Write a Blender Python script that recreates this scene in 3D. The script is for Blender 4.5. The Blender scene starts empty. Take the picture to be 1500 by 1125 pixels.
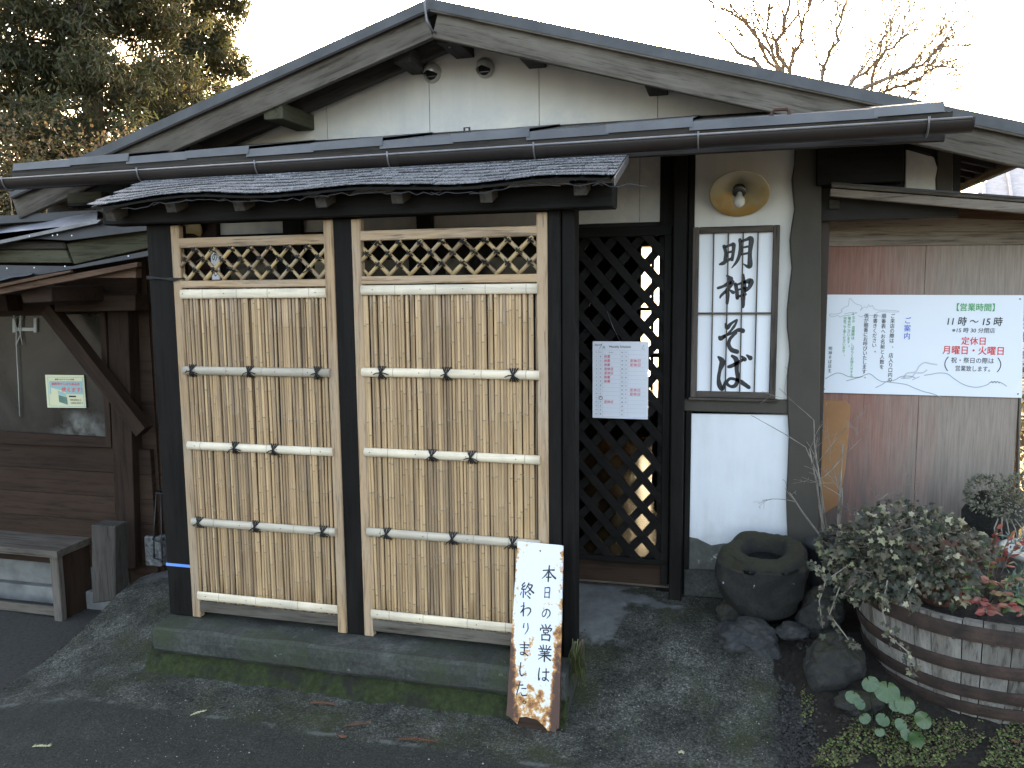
import bpy, bmesh, math, random
import numpy as np
from mathutils import Vector, Matrix, noise
random.seed(7); rng = np.random.default_rng(7)
SC = bpy.context.scene; COL = SC.collection
R = math.radians

# ------------------------------------------------------------ camera, world, sun, exposure
F = 1190.0; PITCH, ROLL, YAW, EYE = R(6.70), R(.59), R(15.22), 1.42
_fw = Vector((-math.sin(YAW)*math.cos(PITCH), math.cos(YAW)*math.cos(PITCH), -math.sin(PITCH)))
_rt = Vector((math.cos(YAW), math.sin(YAW), 0)); _dn = _fw.cross(_rt)
_r2 = _rt*math.cos(ROLL)+_dn*math.sin(ROLL); _d2 = -_rt*math.sin(ROLL)+_dn*math.cos(ROLL)
CAMP = Vector((0, 0, EYE))
cam = bpy.data.cameras.new('camera'); cam.sensor_width = 36; cam.lens = 36*F/1500; cam.clip_start = .05; cam.clip_end = 2000
camo = bpy.data.objects.new('camera', cam); COL.objects.link(camo)
camo.matrix_world = Matrix.Translation(CAMP) @ Matrix(((_r2.x, -_d2.x, -_fw.x, 0), (_r2.y, -_d2.y, -_fw.y, 0), (_r2.z, -_d2.z, -_fw.z, 0), (0, 0, 0, 1)))
SC.camera = camo
SUN_EL, SUN_AZ = R(15.0), R(-11.0)      # azimuth from +Y towards +X
world = bpy.data.worlds.new('World'); SC.world = world; world.use_nodes = True
nt = world.node_tree; nt.nodes.clear()
sky = nt.nodes.new('ShaderNodeTexSky'); sky.sky_type = 'NISHITA'; sky.sun_disc = False
sky.sun_elevation = SUN_EL; sky.sun_rotation = SUN_AZ; sky.air_density = .7; sky.dust_density = 5.0; sky.ozone_density = .3
bg = nt.nodes.new('ShaderNodeBackground'); bg.inputs[1].default_value = .15
wo = nt.nodes.new('ShaderNodeOutputWorld'); nt.links.new(sky.outputs[0], bg.inputs[0]); nt.links.new(bg.outputs[0], wo.inputs[0])
sl = bpy.data.lights.new('sun', 'SUN'); sl.energy = 3.0; sl.angle = R(.5); sl.color = (1, .86, .66)
so = bpy.data.objects.new('sun', sl); COL.objects.link(so)
_sd = Vector((math.sin(SUN_AZ)*math.cos(SUN_EL), math.cos(SUN_AZ)*math.cos(SUN_EL), math.sin(SUN_EL)))
so.rotation_euler = _sd.to_track_quat('Z', 'Y').to_euler(); so.location = _sd*50
SC.view_settings.view_transform = 'Standard'; SC.view_settings.look = 'None'; SC.view_settings.gamma = 1
SC.view_settings.use_curve_mapping = False; SC.view_settings.exposure = 3.5
SC.view_settings.use_white_balance = True; SC.view_settings.white_balance_temperature = 8000; SC.view_settings.white_balance_tint = 10
SC.cycles.use_denoising = True; SC.cycles.max_bounces = 6; SC.cycles.transparent_max_bounces = 8

# ------------------------------------------------------------ geometry helpers
def _ray(x, y): return _fw + _r2*((x-750)/F) + _d2*((y-562.5)/F)
def at(x, y, Y):            # photograph pixel on the vertical plane Y
    d = _ray(x, y); return CAMP + d*(Y/d.y)
def atz(x, y, z):           # photograph pixel on the level plane z
    d = _ray(x, y); return CAMP + d*((z-EYE)/d.z)
WL = {}
def tag(o, label=None, cat=None, group=None, kind=None):
    if label: o['label'] = label
    if cat: o['category'] = cat
    if group: o['group'] = group
    if kind: o['kind'] = kind
    return o
def link(o, parent=None, loc=(0, 0, 0)):
    COL.objects.link(o); loc = Vector(loc); WL[o.name] = loc
    if parent is not None: o.parent = parent; o.location = loc - WL[parent.name]
    else: o.location = loc
    return o
def thing(name, label, cat, loc, group=None):
    o = bpy.data.objects.new(name, None); o.empty_display_size = .05; link(o, None, loc); return tag(o, label, cat, group)
def raw(name, vs, fs, mat, parent=None, smooth=False, origin=None, mats=None, fm=None, bevel=0):
    vs = [Vector(v) for v in vs]
    if origin is None:
        lo = [min(v[i] for v in vs) for i in range(3)]; hi = [max(v[i] for v in vs) for i in range(3)]
        origin = Vector([(a+b)/2 for a, b in zip(lo, hi)])
    origin = Vector(origin)
    me = bpy.data.meshes.new(name); me.from_pydata([v-origin for v in vs], [], fs)
    if bevel:
        bm = bmesh.new(); bm.from_mesh(me); bmesh.ops.recalc_face_normals(bm, faces=bm.faces)
        es = [e for e in bm.edges if len(e.link_faces) == 2 and e.calc_face_angle(0) > .5]
        bmesh.ops.bevel(bm, geom=es, offset=bevel, segments=1, affect='EDGES', clamp_overlap=True); bm.to_mesh(me); bm.free()
    for m in (mats or [mat]): me.materials.append(m)
    if fm: me.polygons.foreach_set('material_index', fm)
    if smooth: me.polygons.foreach_set('use_smooth', [True]*len(me.polygons))
    me.update(); o = bpy.data.objects.new(name, me); return link(o, parent, origin)
BF = [(0, 3, 2, 1), (4, 5, 6, 7), (0, 1, 5, 4), (1, 2, 6, 5), (2, 3, 7, 6), (3, 0, 4, 7)]
def box(name, x0, x1, y0, y1, z0, z1, mat, parent=None, bevel=.003):
    if callable(mat): d = (x1-x0, y1-y0, z1-z0); mat = mat('xyz'[d.index(max(d))])
    vs = [(x0, y0, z0), (x1, y0, z0), (x1, y1, z0), (x0, y1, z0), (x0, y0, z1), (x1, y0, z1), (x1, y1, z1), (x0, y1, z1)]
    return raw(name, vs, BF, mat, parent, bevel=min(bevel, .3*min(x1-x0, y1-y0, z1-z0)))
def prism(name, pts, depth, mat, parent=None, bevel=0):   # world polygon in an XZ plane pushed back along +Y
    n = len(pts); a = [Vector(p) for p in pts]; b = [p+Vector((0, depth, 0)) for p in a]
    if callable(mat): mat = mat('x' if max(p.x for p in a)-min(p.x for p in a) > max(p.z for p in a)-min(p.z for p in a) else 'z')
    fs = [tuple(range(n)), tuple(range(2*n-1, n-1, -1))]+[(i, i+n, (i+1) % n+n, (i+1) % n) for i in range(n)]
    me = raw(name, a+b, fs, mat, parent, bevel=bevel)
    if not bevel:
        bm = bmesh.new(); bm.from_mesh(me.data); bmesh.ops.recalc_face_normals(bm, faces=bm.faces); bm.to_mesh(me.data); bm.free()
    return me
def ppx(name, px, Y, depth, mat, parent=None, bevel=.002): return prism(name, [at(x, y, Y) for x, y in px], depth, mat, parent, bevel)
def bar(name, p0, p1, w, h, mat, parent=None, bevel=.002, roll=0):   # square bar along p0-p1, grain along local x
    p0, p1 = Vector(p0), Vector(p1); L = (p1-p0).length; d = (p1-p0).normalized()
    if callable(mat): mat = mat('x')
    o = box(name, -L/2, L/2, -w/2, w/2, -h/2, h/2, mat, None, bevel)
    up = Vector((0, 0, 1)) if abs(d.z) < .95 else Vector((0, 1, 0))
    y = up.cross(d).normalized(); z = d.cross(y); M = Matrix((d, y, z)).transposed()
    o.rotation_mode = 'QUATERNION'; o.rotation_quaternion = M.to_quaternion() @ Matrix.Rotation(roll, 3, 'X').to_quaternion()
    c = (p0+p1)/2; WL[o.name] = c; o.location = c
    if parent is not None: o.parent = parent; o.location = c-WL[parent.name]
    return o
def tube_data(pts, rad, seg=6, cap=True):
    pts = [Vector(p) for p in pts]; n = len(pts)
    if not hasattr(rad, '__len__'): rad = [rad]*n
    vs, fs = [], []; u = None
    for i, p in enumerate(pts):
        t = (pts[min(i+1, n-1)]-pts[max(i-1, 0)])
        t = t.normalized() if t.length > 1e-9 else Vector((0, 0, 1))
        if u is None: u = t.orthogonal().normalized()
        u = (u-t*u.dot(t)); u = u.normalized() if u.length > 1e-6 else t.orthogonal().normalized()
        w = t.cross(u)
        for k in range(seg): a = 2*math.pi*k/seg; vs.append(p+(u*math.cos(a)+w*math.sin(a))*rad[i])
    for i in range(n-1):
        for k in range(seg): a = i*seg+k; b = i*seg+(k+1) % seg; fs.append((a, b, b+seg, a+seg))
    if cap: fs.append(tuple(range(seg-1, -1, -1))); fs.append(tuple((n-1)*seg+k for k in range(seg)))
    return vs, fs
class MB:
    def __init__(s): s.v = []; s.f = []; s.m = []
    def add(s, vs, fs, mi=0):
        k = len(s.v); s.v += [Vector(v) for v in vs]; s.f += [tuple(i+k for i in f) for f in fs]; s.m += [mi]*len(fs); return s
    def tube(s, pts, rad, seg=6, mi=0): return s.add(*tube_data(pts, rad, seg), mi)
    def box(s, x0, x1, y0, y1, z0, z1, mi=0):
        return s.add([(x0, y0, z0), (x1, y0, z0), (x1, y1, z0), (x0, y1, z0), (x0, y0, z1), (x1, y0, z1), (x1, y1, z1), (x0, y1, z1)], BF, mi)
    def build(s, name, mat, parent=None, smooth=False, mats=None, origin=None):
        return raw(name, s.v, s.f, mat, parent, smooth, origin, mats, s.m if mats else None)
def tube(name, pts, rad, mat, parent=None, seg=6, smooth=True): return MB().tube(pts, rad, seg).build(name, mat, parent, smooth)
def lathe(name, prof, c, mat, parent=None, seg=32, mats=None, close=False):   # prof = (r, z) pairs about the vertical axis at c
    vs, fs = [], []; c = Vector(c)
    for r, z in prof:
        for k in range(seg): a = 2*math.pi*k/seg; vs.append(c+Vector((r*math.cos(a), r*math.sin(a), z)))
    for i in range(len(prof)-1):
        for k in range(seg): a = i*seg+k; b = i*seg+(k+1) % seg; fs.append((a, b, b+seg, a+seg))
    return raw(name, vs, fs, mat, parent, True)
def dup(root, loc, label=None, group=None):
    r = root.copy(); COL.objects.link(r); r.location = loc; WL[r.name] = Vector(loc)
    if label: r['label'] = label
    for ch in list(root.children):
        c = ch.copy(); COL.objects.link(c); c.parent = r
        for g in ch.children: d = g.copy(); COL.objects.link(d); d.parent = c
    return r
def nz(x, y=0, z=0, s=1): return noise.noise(Vector((x*s, y*s, z*s)))

# ------------------------------------------------------------ material helpers
def newmat(name):
    m = bpy.data.materials.new(name); m.use_nodes = True; t = m.node_tree; b = t.nodes['Principled BSDF']; return m, t, b
def N(t, kind, **kw):
    n = t.nodes.new('ShaderNode'+kind)
    for k, v in kw.items():
        if k[0] == '_': n.inputs[int(k[1:])].default_value = v
        else: setattr(n, k, v)
    return n
def L(t, a, b): t.links.new(a, b)
def coord(t, scale=(1, 1, 1), rnd=0, kind='Object'):
    tc = N(t, 'TexCoord'); src = tc.outputs[kind]
    if kind == 'World': pass
    if rnd:
        oi = N(t, 'ObjectInfo'); mu = N(t, 'Math', operation='MULTIPLY', _1=rnd); L(t, oi.outputs['Random'], mu.inputs[0])
        ad = N(t, 'VectorMath', operation='ADD'); L(t, src, ad.inputs[0]); L(t, mu.outputs[0], ad.inputs[1]); src = ad.outputs[0]
    mp = N(t, 'Mapping'); mp.inputs['Scale'].default_value = scale; L(t, src, mp.inputs[0]); return mp.outputs[0]
def wcoord(t, scale=(1, 1, 1)):
    g = N(t, 'NewGeometry'); mp = N(t, 'Mapping'); mp.inputs['Scale'].default_value = scale; L(t, g.outputs['Position'], mp.inputs[0]); return mp.outputs[0]
def noi(t, v, scale=5, detail=5, rough=.6, dist=0):
    n = N(t, 'TexNoise'); n.inputs['Scale'].default_value = scale; n.inputs['Detail'].default_value = detail
    n.inputs['Roughness'].default_value = rough; n.inputs['Distortion'].default_value = dist; L(t, v, n.inputs['Vector']); return n.outputs[0]
def ramp(t, fac, stops):
    r = N(t, 'ValToRGB'); e = r.color_ramp.elements
    while len(e) < len(stops): e.new(.5)
    for i, (p, c) in enumerate(stops): e[i].position = p; e[i].color = (*c, 1) if len(c) == 3 else c
    L(t, fac, r.inputs[0]); return r.outputs[0]
def g(v): return (v, v, v)
def mix(t, fac, a, b, mode='MIX'):
    m = N(t, 'Mix', data_type='RGBA', blend_type=mode)
    for s, x in ((0, fac), (6, a), (7, b)):
        if isinstance(x, (float, int)): m.inputs[s].default_value = x
        elif isinstance(x, tuple): m.inputs[s].default_value = (*x, 1)
        else: L(t, x, m.inputs[s])
    return m.outputs[2]
def bump(t, b, h, strength=.4, dist=.004):
    n = N(t, 'Bump'); n.inputs['Strength'].default_value = strength; n.inputs['Distance'].default_value = dist
    L(t, h, n.inputs['Height']); L(t, n.outputs[0], b.inputs['Normal'])
def rndval(t, lo, hi):
    oi = N(t, 'ObjectInfo'); mr = N(t, 'MapRange'); mr.inputs[3].default_value = lo; mr.inputs[4].default_value = hi
    L(t, oi.outputs['Random'], mr.inputs[0]); return mr.outputs[0]
def scaled(t, col, lo, hi):      # per-object brightness
    c = N(t, 'CombineColor'); v = rndval(t, lo, hi)
    for i in range(3): L(t, v, c.inputs[i])
    return mix(t, 1.0, col, c.outputs[0], 'MULTIPLY')
WC = {}
def wood(kind):
    P = dict(   # dark grain, main, worn, rough, bump, worn amount
        black=((.0025, .002, .0018), (.0072, .0064, .0056), (.022, .020, .018), .65, .3, .35),
        raw=((.09, .05, .027), (.42, .28, .165), (.38, .30, .225), .75, .6, .6),
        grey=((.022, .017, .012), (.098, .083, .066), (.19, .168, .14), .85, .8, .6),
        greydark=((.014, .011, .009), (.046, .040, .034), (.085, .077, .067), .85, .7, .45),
        brown=((.009, .005, .003), (.031, .0165, .010), (.050, .030, .020), .8, .35, .4),
        rust=((.04, .02, .013), (.10, .055, .034), (.14, .09, .06), .75, .4, .4),
        planks=((.05, .04, .032), (.24, .20, .165), (.34, .30, .26), .85, .8, .6),
        green=((.018, .018, .010), (.060, .056, .034), (.10, .097, .068), .85, .5, .5),
        frame=((.03, .024, .02), (.085, .070, .058), (.14, .12, .105), .8, .5, .4),
        barrel=((.028, .025, .022), (.15, .135, .115), (.34, .32, .29), .9, 1.0, .7),
        bench=((.03, .024, .019), (.10, .084, .068), (.15, .13, .112), .8, .4, .5))[kind]
    def get(ax):
        if (kind, ax) in WC: return WC[(kind, ax)]
        m, t, b = newmat('wood_'+kind+'_'+ax); s = {'x': (1.2, 22, 22), 'y': (22, 1.2, 22), 'z': (22, 22, 1.2)}[ax]
        v = coord(t, s, 13); n1 = noi(t, v, 2.2, 7, .65, .6)
        v2 = coord(t, tuple(max(1, q*.14) for q in s), 5); n2 = noi(t, v2, 2.5, 4, .6)
        v3 = coord(t, tuple(q*2.5 for q in s), 7); n3 = noi(t, v3, 3, 4, .6)
        c = ramp(t, n1, [(.3, P[0]), (.52, P[1]), (.8, P[1])])
        wm = ramp(t, n2, [(.42, g(0)), (.68, g(P[5]))])
        c = mix(t, wm, c, P[2]); cr = ramp(t, n3, [(.30, g(.45)), (.42, g(1))]); c = mix(t, 1.0, c, cr, 'MULTIPLY')
        c = scaled(t, c, .82, 1.15); L(t, c, b.inputs['Base Color']); b.inputs['Roughness'].default_value = P[3]; b.inputs['Specular IOR Level'].default_value = .13 if kind == 'black' else .2
        h = N(t, 'Math', operation='ADD'); L(t, n1, h.inputs[0]); L(t, n3, h.inputs[1]); bump(t, b, h.outputs[0], P[4], .003)
        WC[(kind, ax)] = m; return m
    return get
def simple(name, c1, c2, scale=6, rough=.6, bmp=.2, rnd=(1, 1), dist=.003, metal=0, detail=5, sc=(1, 1, 1)):
    m, t, b = newmat(name); v = coord(t, sc, 11); n = noi(t, v, scale, detail)
    c = ramp(t, n, [(.32, c1), (.68, c2)])
    if rnd != (1, 1): c = scaled(t, c, *rnd)
    L(t, c, b.inputs['Base Color']); b.inputs['Roughness'].default_value = rough; b.inputs['Metallic'].default_value = metal
    n2 = noi(t, v, scale*6, 4); 
    if bmp: bump(t, b, n2, bmp, dist)
    return m
def plaster(name, c, dirt, base):
    m, t, b = newmat(name); v = wcoord(t); n = noi(t, v, 1.6, 6, .6); n2 = noi(t, v, 60, 4)
    vs = wcoord(t, (6, 6, .9)); ns = noi(t, vs, 2, 5, .6)
    st = mix(t, 1.0, ramp(t, n, [(.38, g(0)), (.68, g(1))]), ramp(t, ns, [(.36, g(.15)), (.66, g(.9))]), 'MULTIPLY')
    col = mix(t, st, c, dirt)
    if base:    # splash dirt near the foot of the wall, broken up by noise
        sx = N(t, 'SeparateXYZ'); L(t, wcoord(t), sx.inputs[0]); mr = N(t, 'MapRange'); mr.inputs[1].default_value = base[0]; mr.inputs[2].default_value = base[1]
        mr.inputs[3].default_value = 1; mr.inputs[4].default_value = 0; L(t, sx.outputs[2], mr.inputs[0])
        mm = N(t, 'Math', operation='MULTIPLY'); L(t, mr.outputs[0], mm.inputs[0]); L(t, ramp(t, noi(t, v, 7, 6, .7), [(.4, g(0)), (.7, g(1))]), mm.inputs[1])
        col = mix(t, mm.outputs[0], col, base[2])
    L(t, col, b.inputs['Base Color']); b.inputs['Roughness'].default_value = .85; bump(t, b, n2, .25, .002); return m
M = {}
M['cream'] = plaster('cream_board', (.60, .56, .49), (.44, .43, .41), (2.12, 2.35, (.40, .41, .42)))
M['white'] = plaster('white_plaster', (.70, .72, .74), (.52, .53, .53), (.05, .45, (.42, .40, .37)))
M['white_up'] = plaster('warm_plaster', (.66, .64, .59), (.52, .51, .48), None)
M['pillar'] = simple('pillar_render', (.042, .037, .028), (.066, .058, .045), 3, .85, .5, dist=.004, sc=(1, 1, .5))
M['found'] = simple('grey_foundation', (.10, .10, .095), (.19, .19, .18), 8, .85, .4)
M['dark'] = simple('dark_soffit', (.012, .011, .010), (.022, .02, .018), 5, .9, .2)
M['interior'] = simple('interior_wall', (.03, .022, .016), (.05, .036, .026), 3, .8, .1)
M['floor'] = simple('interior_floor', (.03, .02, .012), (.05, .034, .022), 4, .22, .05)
M['gutter'] = simple('brown_gutter', (.018, .013, .011), (.028, .021, .018), 3, .5, .05); M['gutter'].node_tree.nodes['Principled BSDF'].inputs['Specular IOR Level'].default_value = .3
M['galv'] = simple('galvanised', (.12, .12, .125), (.20, .20, .21), 12, .45, .1, metal=.6)
M['plate'] = simple('roof_plate', (.070, .070, .071), (.112, .112, .112), 5, .5, .15, (.85, 1.15), metal=.2, sc=(1, 3, 1))
M['roof'] = simple('main_roof_metal', (.030, .031, .034), (.062, .063, .066), 8, .55, .3)
M['rustiron'] = simple('rusty_iron', (.035, .016, .011), (.085, .04, .027), 20, .8, .6)
M['hoop'] = simple('barrel_hoop', (.016, .010, .008), (.055, .032, .024), 14, .75, .8, (.85, 1.2))
M['rope'] = simple('black_rope', (.008, .008, .008), (.03, .028, .025), 60, .9, .8)
M['blue'] = simple('blue_tape', (.10, .25, .62), (.14, .30, .70), 10, .6, .1)
M['print'] = simple('black_ink', (.006, .006, .008), (.02, .02, .024), 40, .5, 0)
M['red'] = simple('red_ink', (.62, .03, .03), (.7, .05, .05), 40, .6, 0)
M['pinkred'] = simple('red_marker', (.68, .08, .14), (.75, .14, .2), 40, .6, 0)
M['greenink'] = simple('green_ink', (.03, .30, .08), (.05, .36, .12), 40, .6, 0)
M['blueink'] = simple('blue_ink', (.03, .08, .50), (.04, .1, .55), 40, .6, 0)
M['greyink'] = simple('grey_ink', (.24, .27, .30), (.30, .33, .36), 30, .6, 0)
M['paleink'] = simple('pale_ink', (.42, .46, .50), (.5, .53, .56), 30, .6, 0)
M['boardwhite'] = simple('white_board', (.66, .70, .76), (.70, .74, .79), 2, .45, .03)
M['paper'] = simple('paper', (.66, .68, .74), (.72, .74, .79), 3, .6, .05)
M['signwhite'] = simple('sign_white', (.72, .74, .78), (.76, .78, .81), 2, .5, .03)
M['steel'] = simple('stainless_vent', (.34, .33, .30), (.46, .45, .42), 6, .3, .05, metal=.4)
M['stone'] = simple('dark_stone', (.018, .018, .018), (.055, .055, .053), 9, .85, .9, (.8, 1.4), .012)
M['pot'] = simple('dark_pot', (.015, .015, .017), (.035, .035, .038), 10, .6, .2)
M['terra'] = simple('terracotta', (.12, .045, .03), (.19, .08, .05), 12, .8, .4)
M['palepot'] = simple('pale_pot', (.28, .29, .27), (.38, .39, .36), 8, .6, .2)
M['soil'] = simple('soil', (.010, .008, .006), (.035, .027, .02), 30, .95, 1.0, dist=.01)
M['bark'] = simple('bark', (.03, .02, .015), (.09, .065, .045), 8, .9, .9, dist=.02, sc=(4, 4, .7))
M['twig'] = simple('bare_twig', (.10, .075, .055), (.20, .155, .12), 8, .8, .3)
M['stem'] = simple('grey_stem', (.12, .10, .08), (.26, .23, .19), 20, .8, .5)
M['wire'] = simple('black_wire', (.01, .01, .01), (.02, .02, .02), 20, .5, 0)
M['corr'] = simple('corrugated_sheet', (.22, .23, .26), (.34, .35, .39), 7, .5, .15, metal=.3, sc=(1, .6, 1))
M['darksheet'] = simple('dark_sheet', (.016, .018, .024), (.035, .038, .046), 6, .5, .1)
M['tile'] = simple('far_roof', (.20, .22, .25), (.32, .33, .36), 10, .6, .4)
def foliage(name, cols, transl=.35, rough=.6, bmp=False):
    m, t, b = newmat(name); oi = N(t, 'ObjectInfo'); v = wcoord(t); n = noi(t, v, 9, 3, .7); 
    gm = N(t, 'NewGeometry')
    ad = N(t, 'Math', operation='ADD'); L(t, gm.outputs['Random Per Island'], ad.inputs[0]); L(t, oi.outputs['Random'], ad.inputs[1])
    fr = N(t, 'Math', operation='FRACT'); L(t, ad.outputs[0], fr.inputs[0])
    k = len(cols); c = ramp(t, fr.outputs[0], [((i+.5)/k, q) for i, q in enumerate(cols)])
    L(t, c, b.inputs['Base Color']); b.inputs['Roughness'].default_value = rough
    tr = N(t, 'BsdfTranslucent'); L(t, c, tr.inputs[0]); ms = N(t, 'MixShader', _0=transl)
    out = t.nodes['Material Output']; L(t, b.outputs[0], ms.inputs[1]); L(t, tr.outputs[0], ms.inputs[2]); L(t, ms.outputs[0], out.inputs[0]); return m
M['cedar'] = foliage('cedar_leaf', [(.034, .046, .019), (.048, .058, .024), (.066, .072, .030), (.044, .040, .022), (.090, .080, .038)], .42)
M['ivy'] = foliage('ivy_leaf', [(.022, .030, .014), (.034, .040, .020), (.075, .070, .045), (.05, .036, .02), (.16, .145, .09), (.055, .05, .03), (.026, .034, .016), (.02, .02, .014)], .2)
M['ivypale'] = foliage('ivy_pale', [(.30, .28, .17), (.16, .17, .08), (.36, .33, .22)], .2)
M['nandina'] = foliage('nandina_leaf', [(.07, .14, .03), (.11, .18, .04), (.20, .07, .04), (.24, .09, .06), (.17, .16, .06), (.06, .11, .03)], .3, .45)
M['nanred'] = foliage('nandina_red', [(.22, .05, .04), (.28, .09, .07), (.20, .09, .05)], .3, .45)
M['round'] = foliage('round_leaf', [(.022, .060, .014), (.036, .085, .022), (.030, .070, .018)], .12, .35)
t = M['round'].node_tree; b = t.nodes['Principled BSDF']; tc = N(t, 'TexCoord'); sx = N(t, 'SeparateXYZ'); L(t, tc.outputs['Object'], sx.inputs[0]); an_ = N(t, 'Math', operation='ARCTAN2'); L(t, sx.outputs[0], an_.inputs[0]); L(t, sx.outputs[1], an_.inputs[1])
mu = N(t, 'Math', operation='MULTIPLY', _1=9.0); L(t, an_.outputs[0], mu.inputs[0]); co = N(t, 'Math', operation='COSINE'); L(t, mu.outputs[0], co.inputs[0]); src = b.inputs['Base Color'].links[0].from_socket
vn = mix(t, ramp(t, co.outputs[0], [(.90, g(0)), (1.0, g(.5))]), src, (.09, .14, .05)); vn = mix(t, ramp(t, noi(t, tc.outputs['Object'], 2.2, 4), [(.4, g(0)), (.7, g(.5))]), vn, (.02, .05, .015)); L(t, vn, b.inputs['Base Color'])
M['moss'] = foliage('ground_cover', [(.05, .075, .02), (.10, .14, .035), (.17, .19, .06), (.06, .05, .025), (.10, .07, .04)], .2, .8)
M['succ'] = foliage('stonecrop_leaf', [(.08, .085, .055), (.15, .155, .10), (.11, .10, .07), (.06, .06, .04)], .15, .6)
M['bluegrass'] = foliage('blue_leaf', [(.09, .15, .13), (.13, .19, .16), (.07, .12, .07)], .2, .6)
M['deadleaf'] = foliage('dead_leaf', [(.14, .05, .025), (.20, .09, .045), (.10, .05, .03)], .1, .8)
M['yellowleaf'] = foliage('yellow_leaf', [(.5, .48, .28), (.52, .50, .3)], .2, .7)
M['shrub'] = foliage('far_shrub', [(.07, .07, .03), (.10, .085, .04), (.12, .08, .045), (.07, .05, .03)], .4, .7)

def bamboo_mat(name, cA, cB, cC, sc=(60, 60, 4), gre=.6):     # cane: attribute 'node' marks the joints
    m, t, b = newmat(name); v = coord(t, sc, 17); n = noi(t, v, 1.5, 5, .6); n2 = noi(t, coord(t, (3, 3, 1.3), 31), 2, 4)
    oi = N(t, 'ObjectInfo'); base = ramp(t, oi.outputs['Random'], [(0, cA), (.45, cB), (.8, cC), (1, tuple(q*.6 for q in cC))])
    st = ramp(t, n, [(.3, g(.72)), (.55, g(1))]); c = mix(t, 1.0, base, st, 'MULTIPLY')
    gr = ramp(t, n2, [(.45, g(0)), (.7, g(gre))]); c = mix(t, gr, c, (.23, .20, .165))
    at_ = N(t, 'Attribute', attribute_name='node'); c = mix(t, at_.outputs['Fac'], c, (.20, .15, .095))
    L(t, c, b.inputs['Base Color']); b.inputs['Roughness'].default_value = .5; bump(t, b, n, .15, .001); return m
M['cane'] = bamboo_mat('bamboo_cane', (.58, .385, .205), (.46, .30, .16), (.34, .22, .125), (22, 22, 3), .3)
M['rail'] = bamboo_mat('bamboo_rail', (.74, .62, .45), (.70, .60, .45), (.66, .57, .44), (3, 40, 40), .3)
M['lat'] = bamboo_mat('bamboo_lattice', (.46, .32, .15), (.40, .27, .13), (.32, .21, .11), (14, 14, 14))

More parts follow.
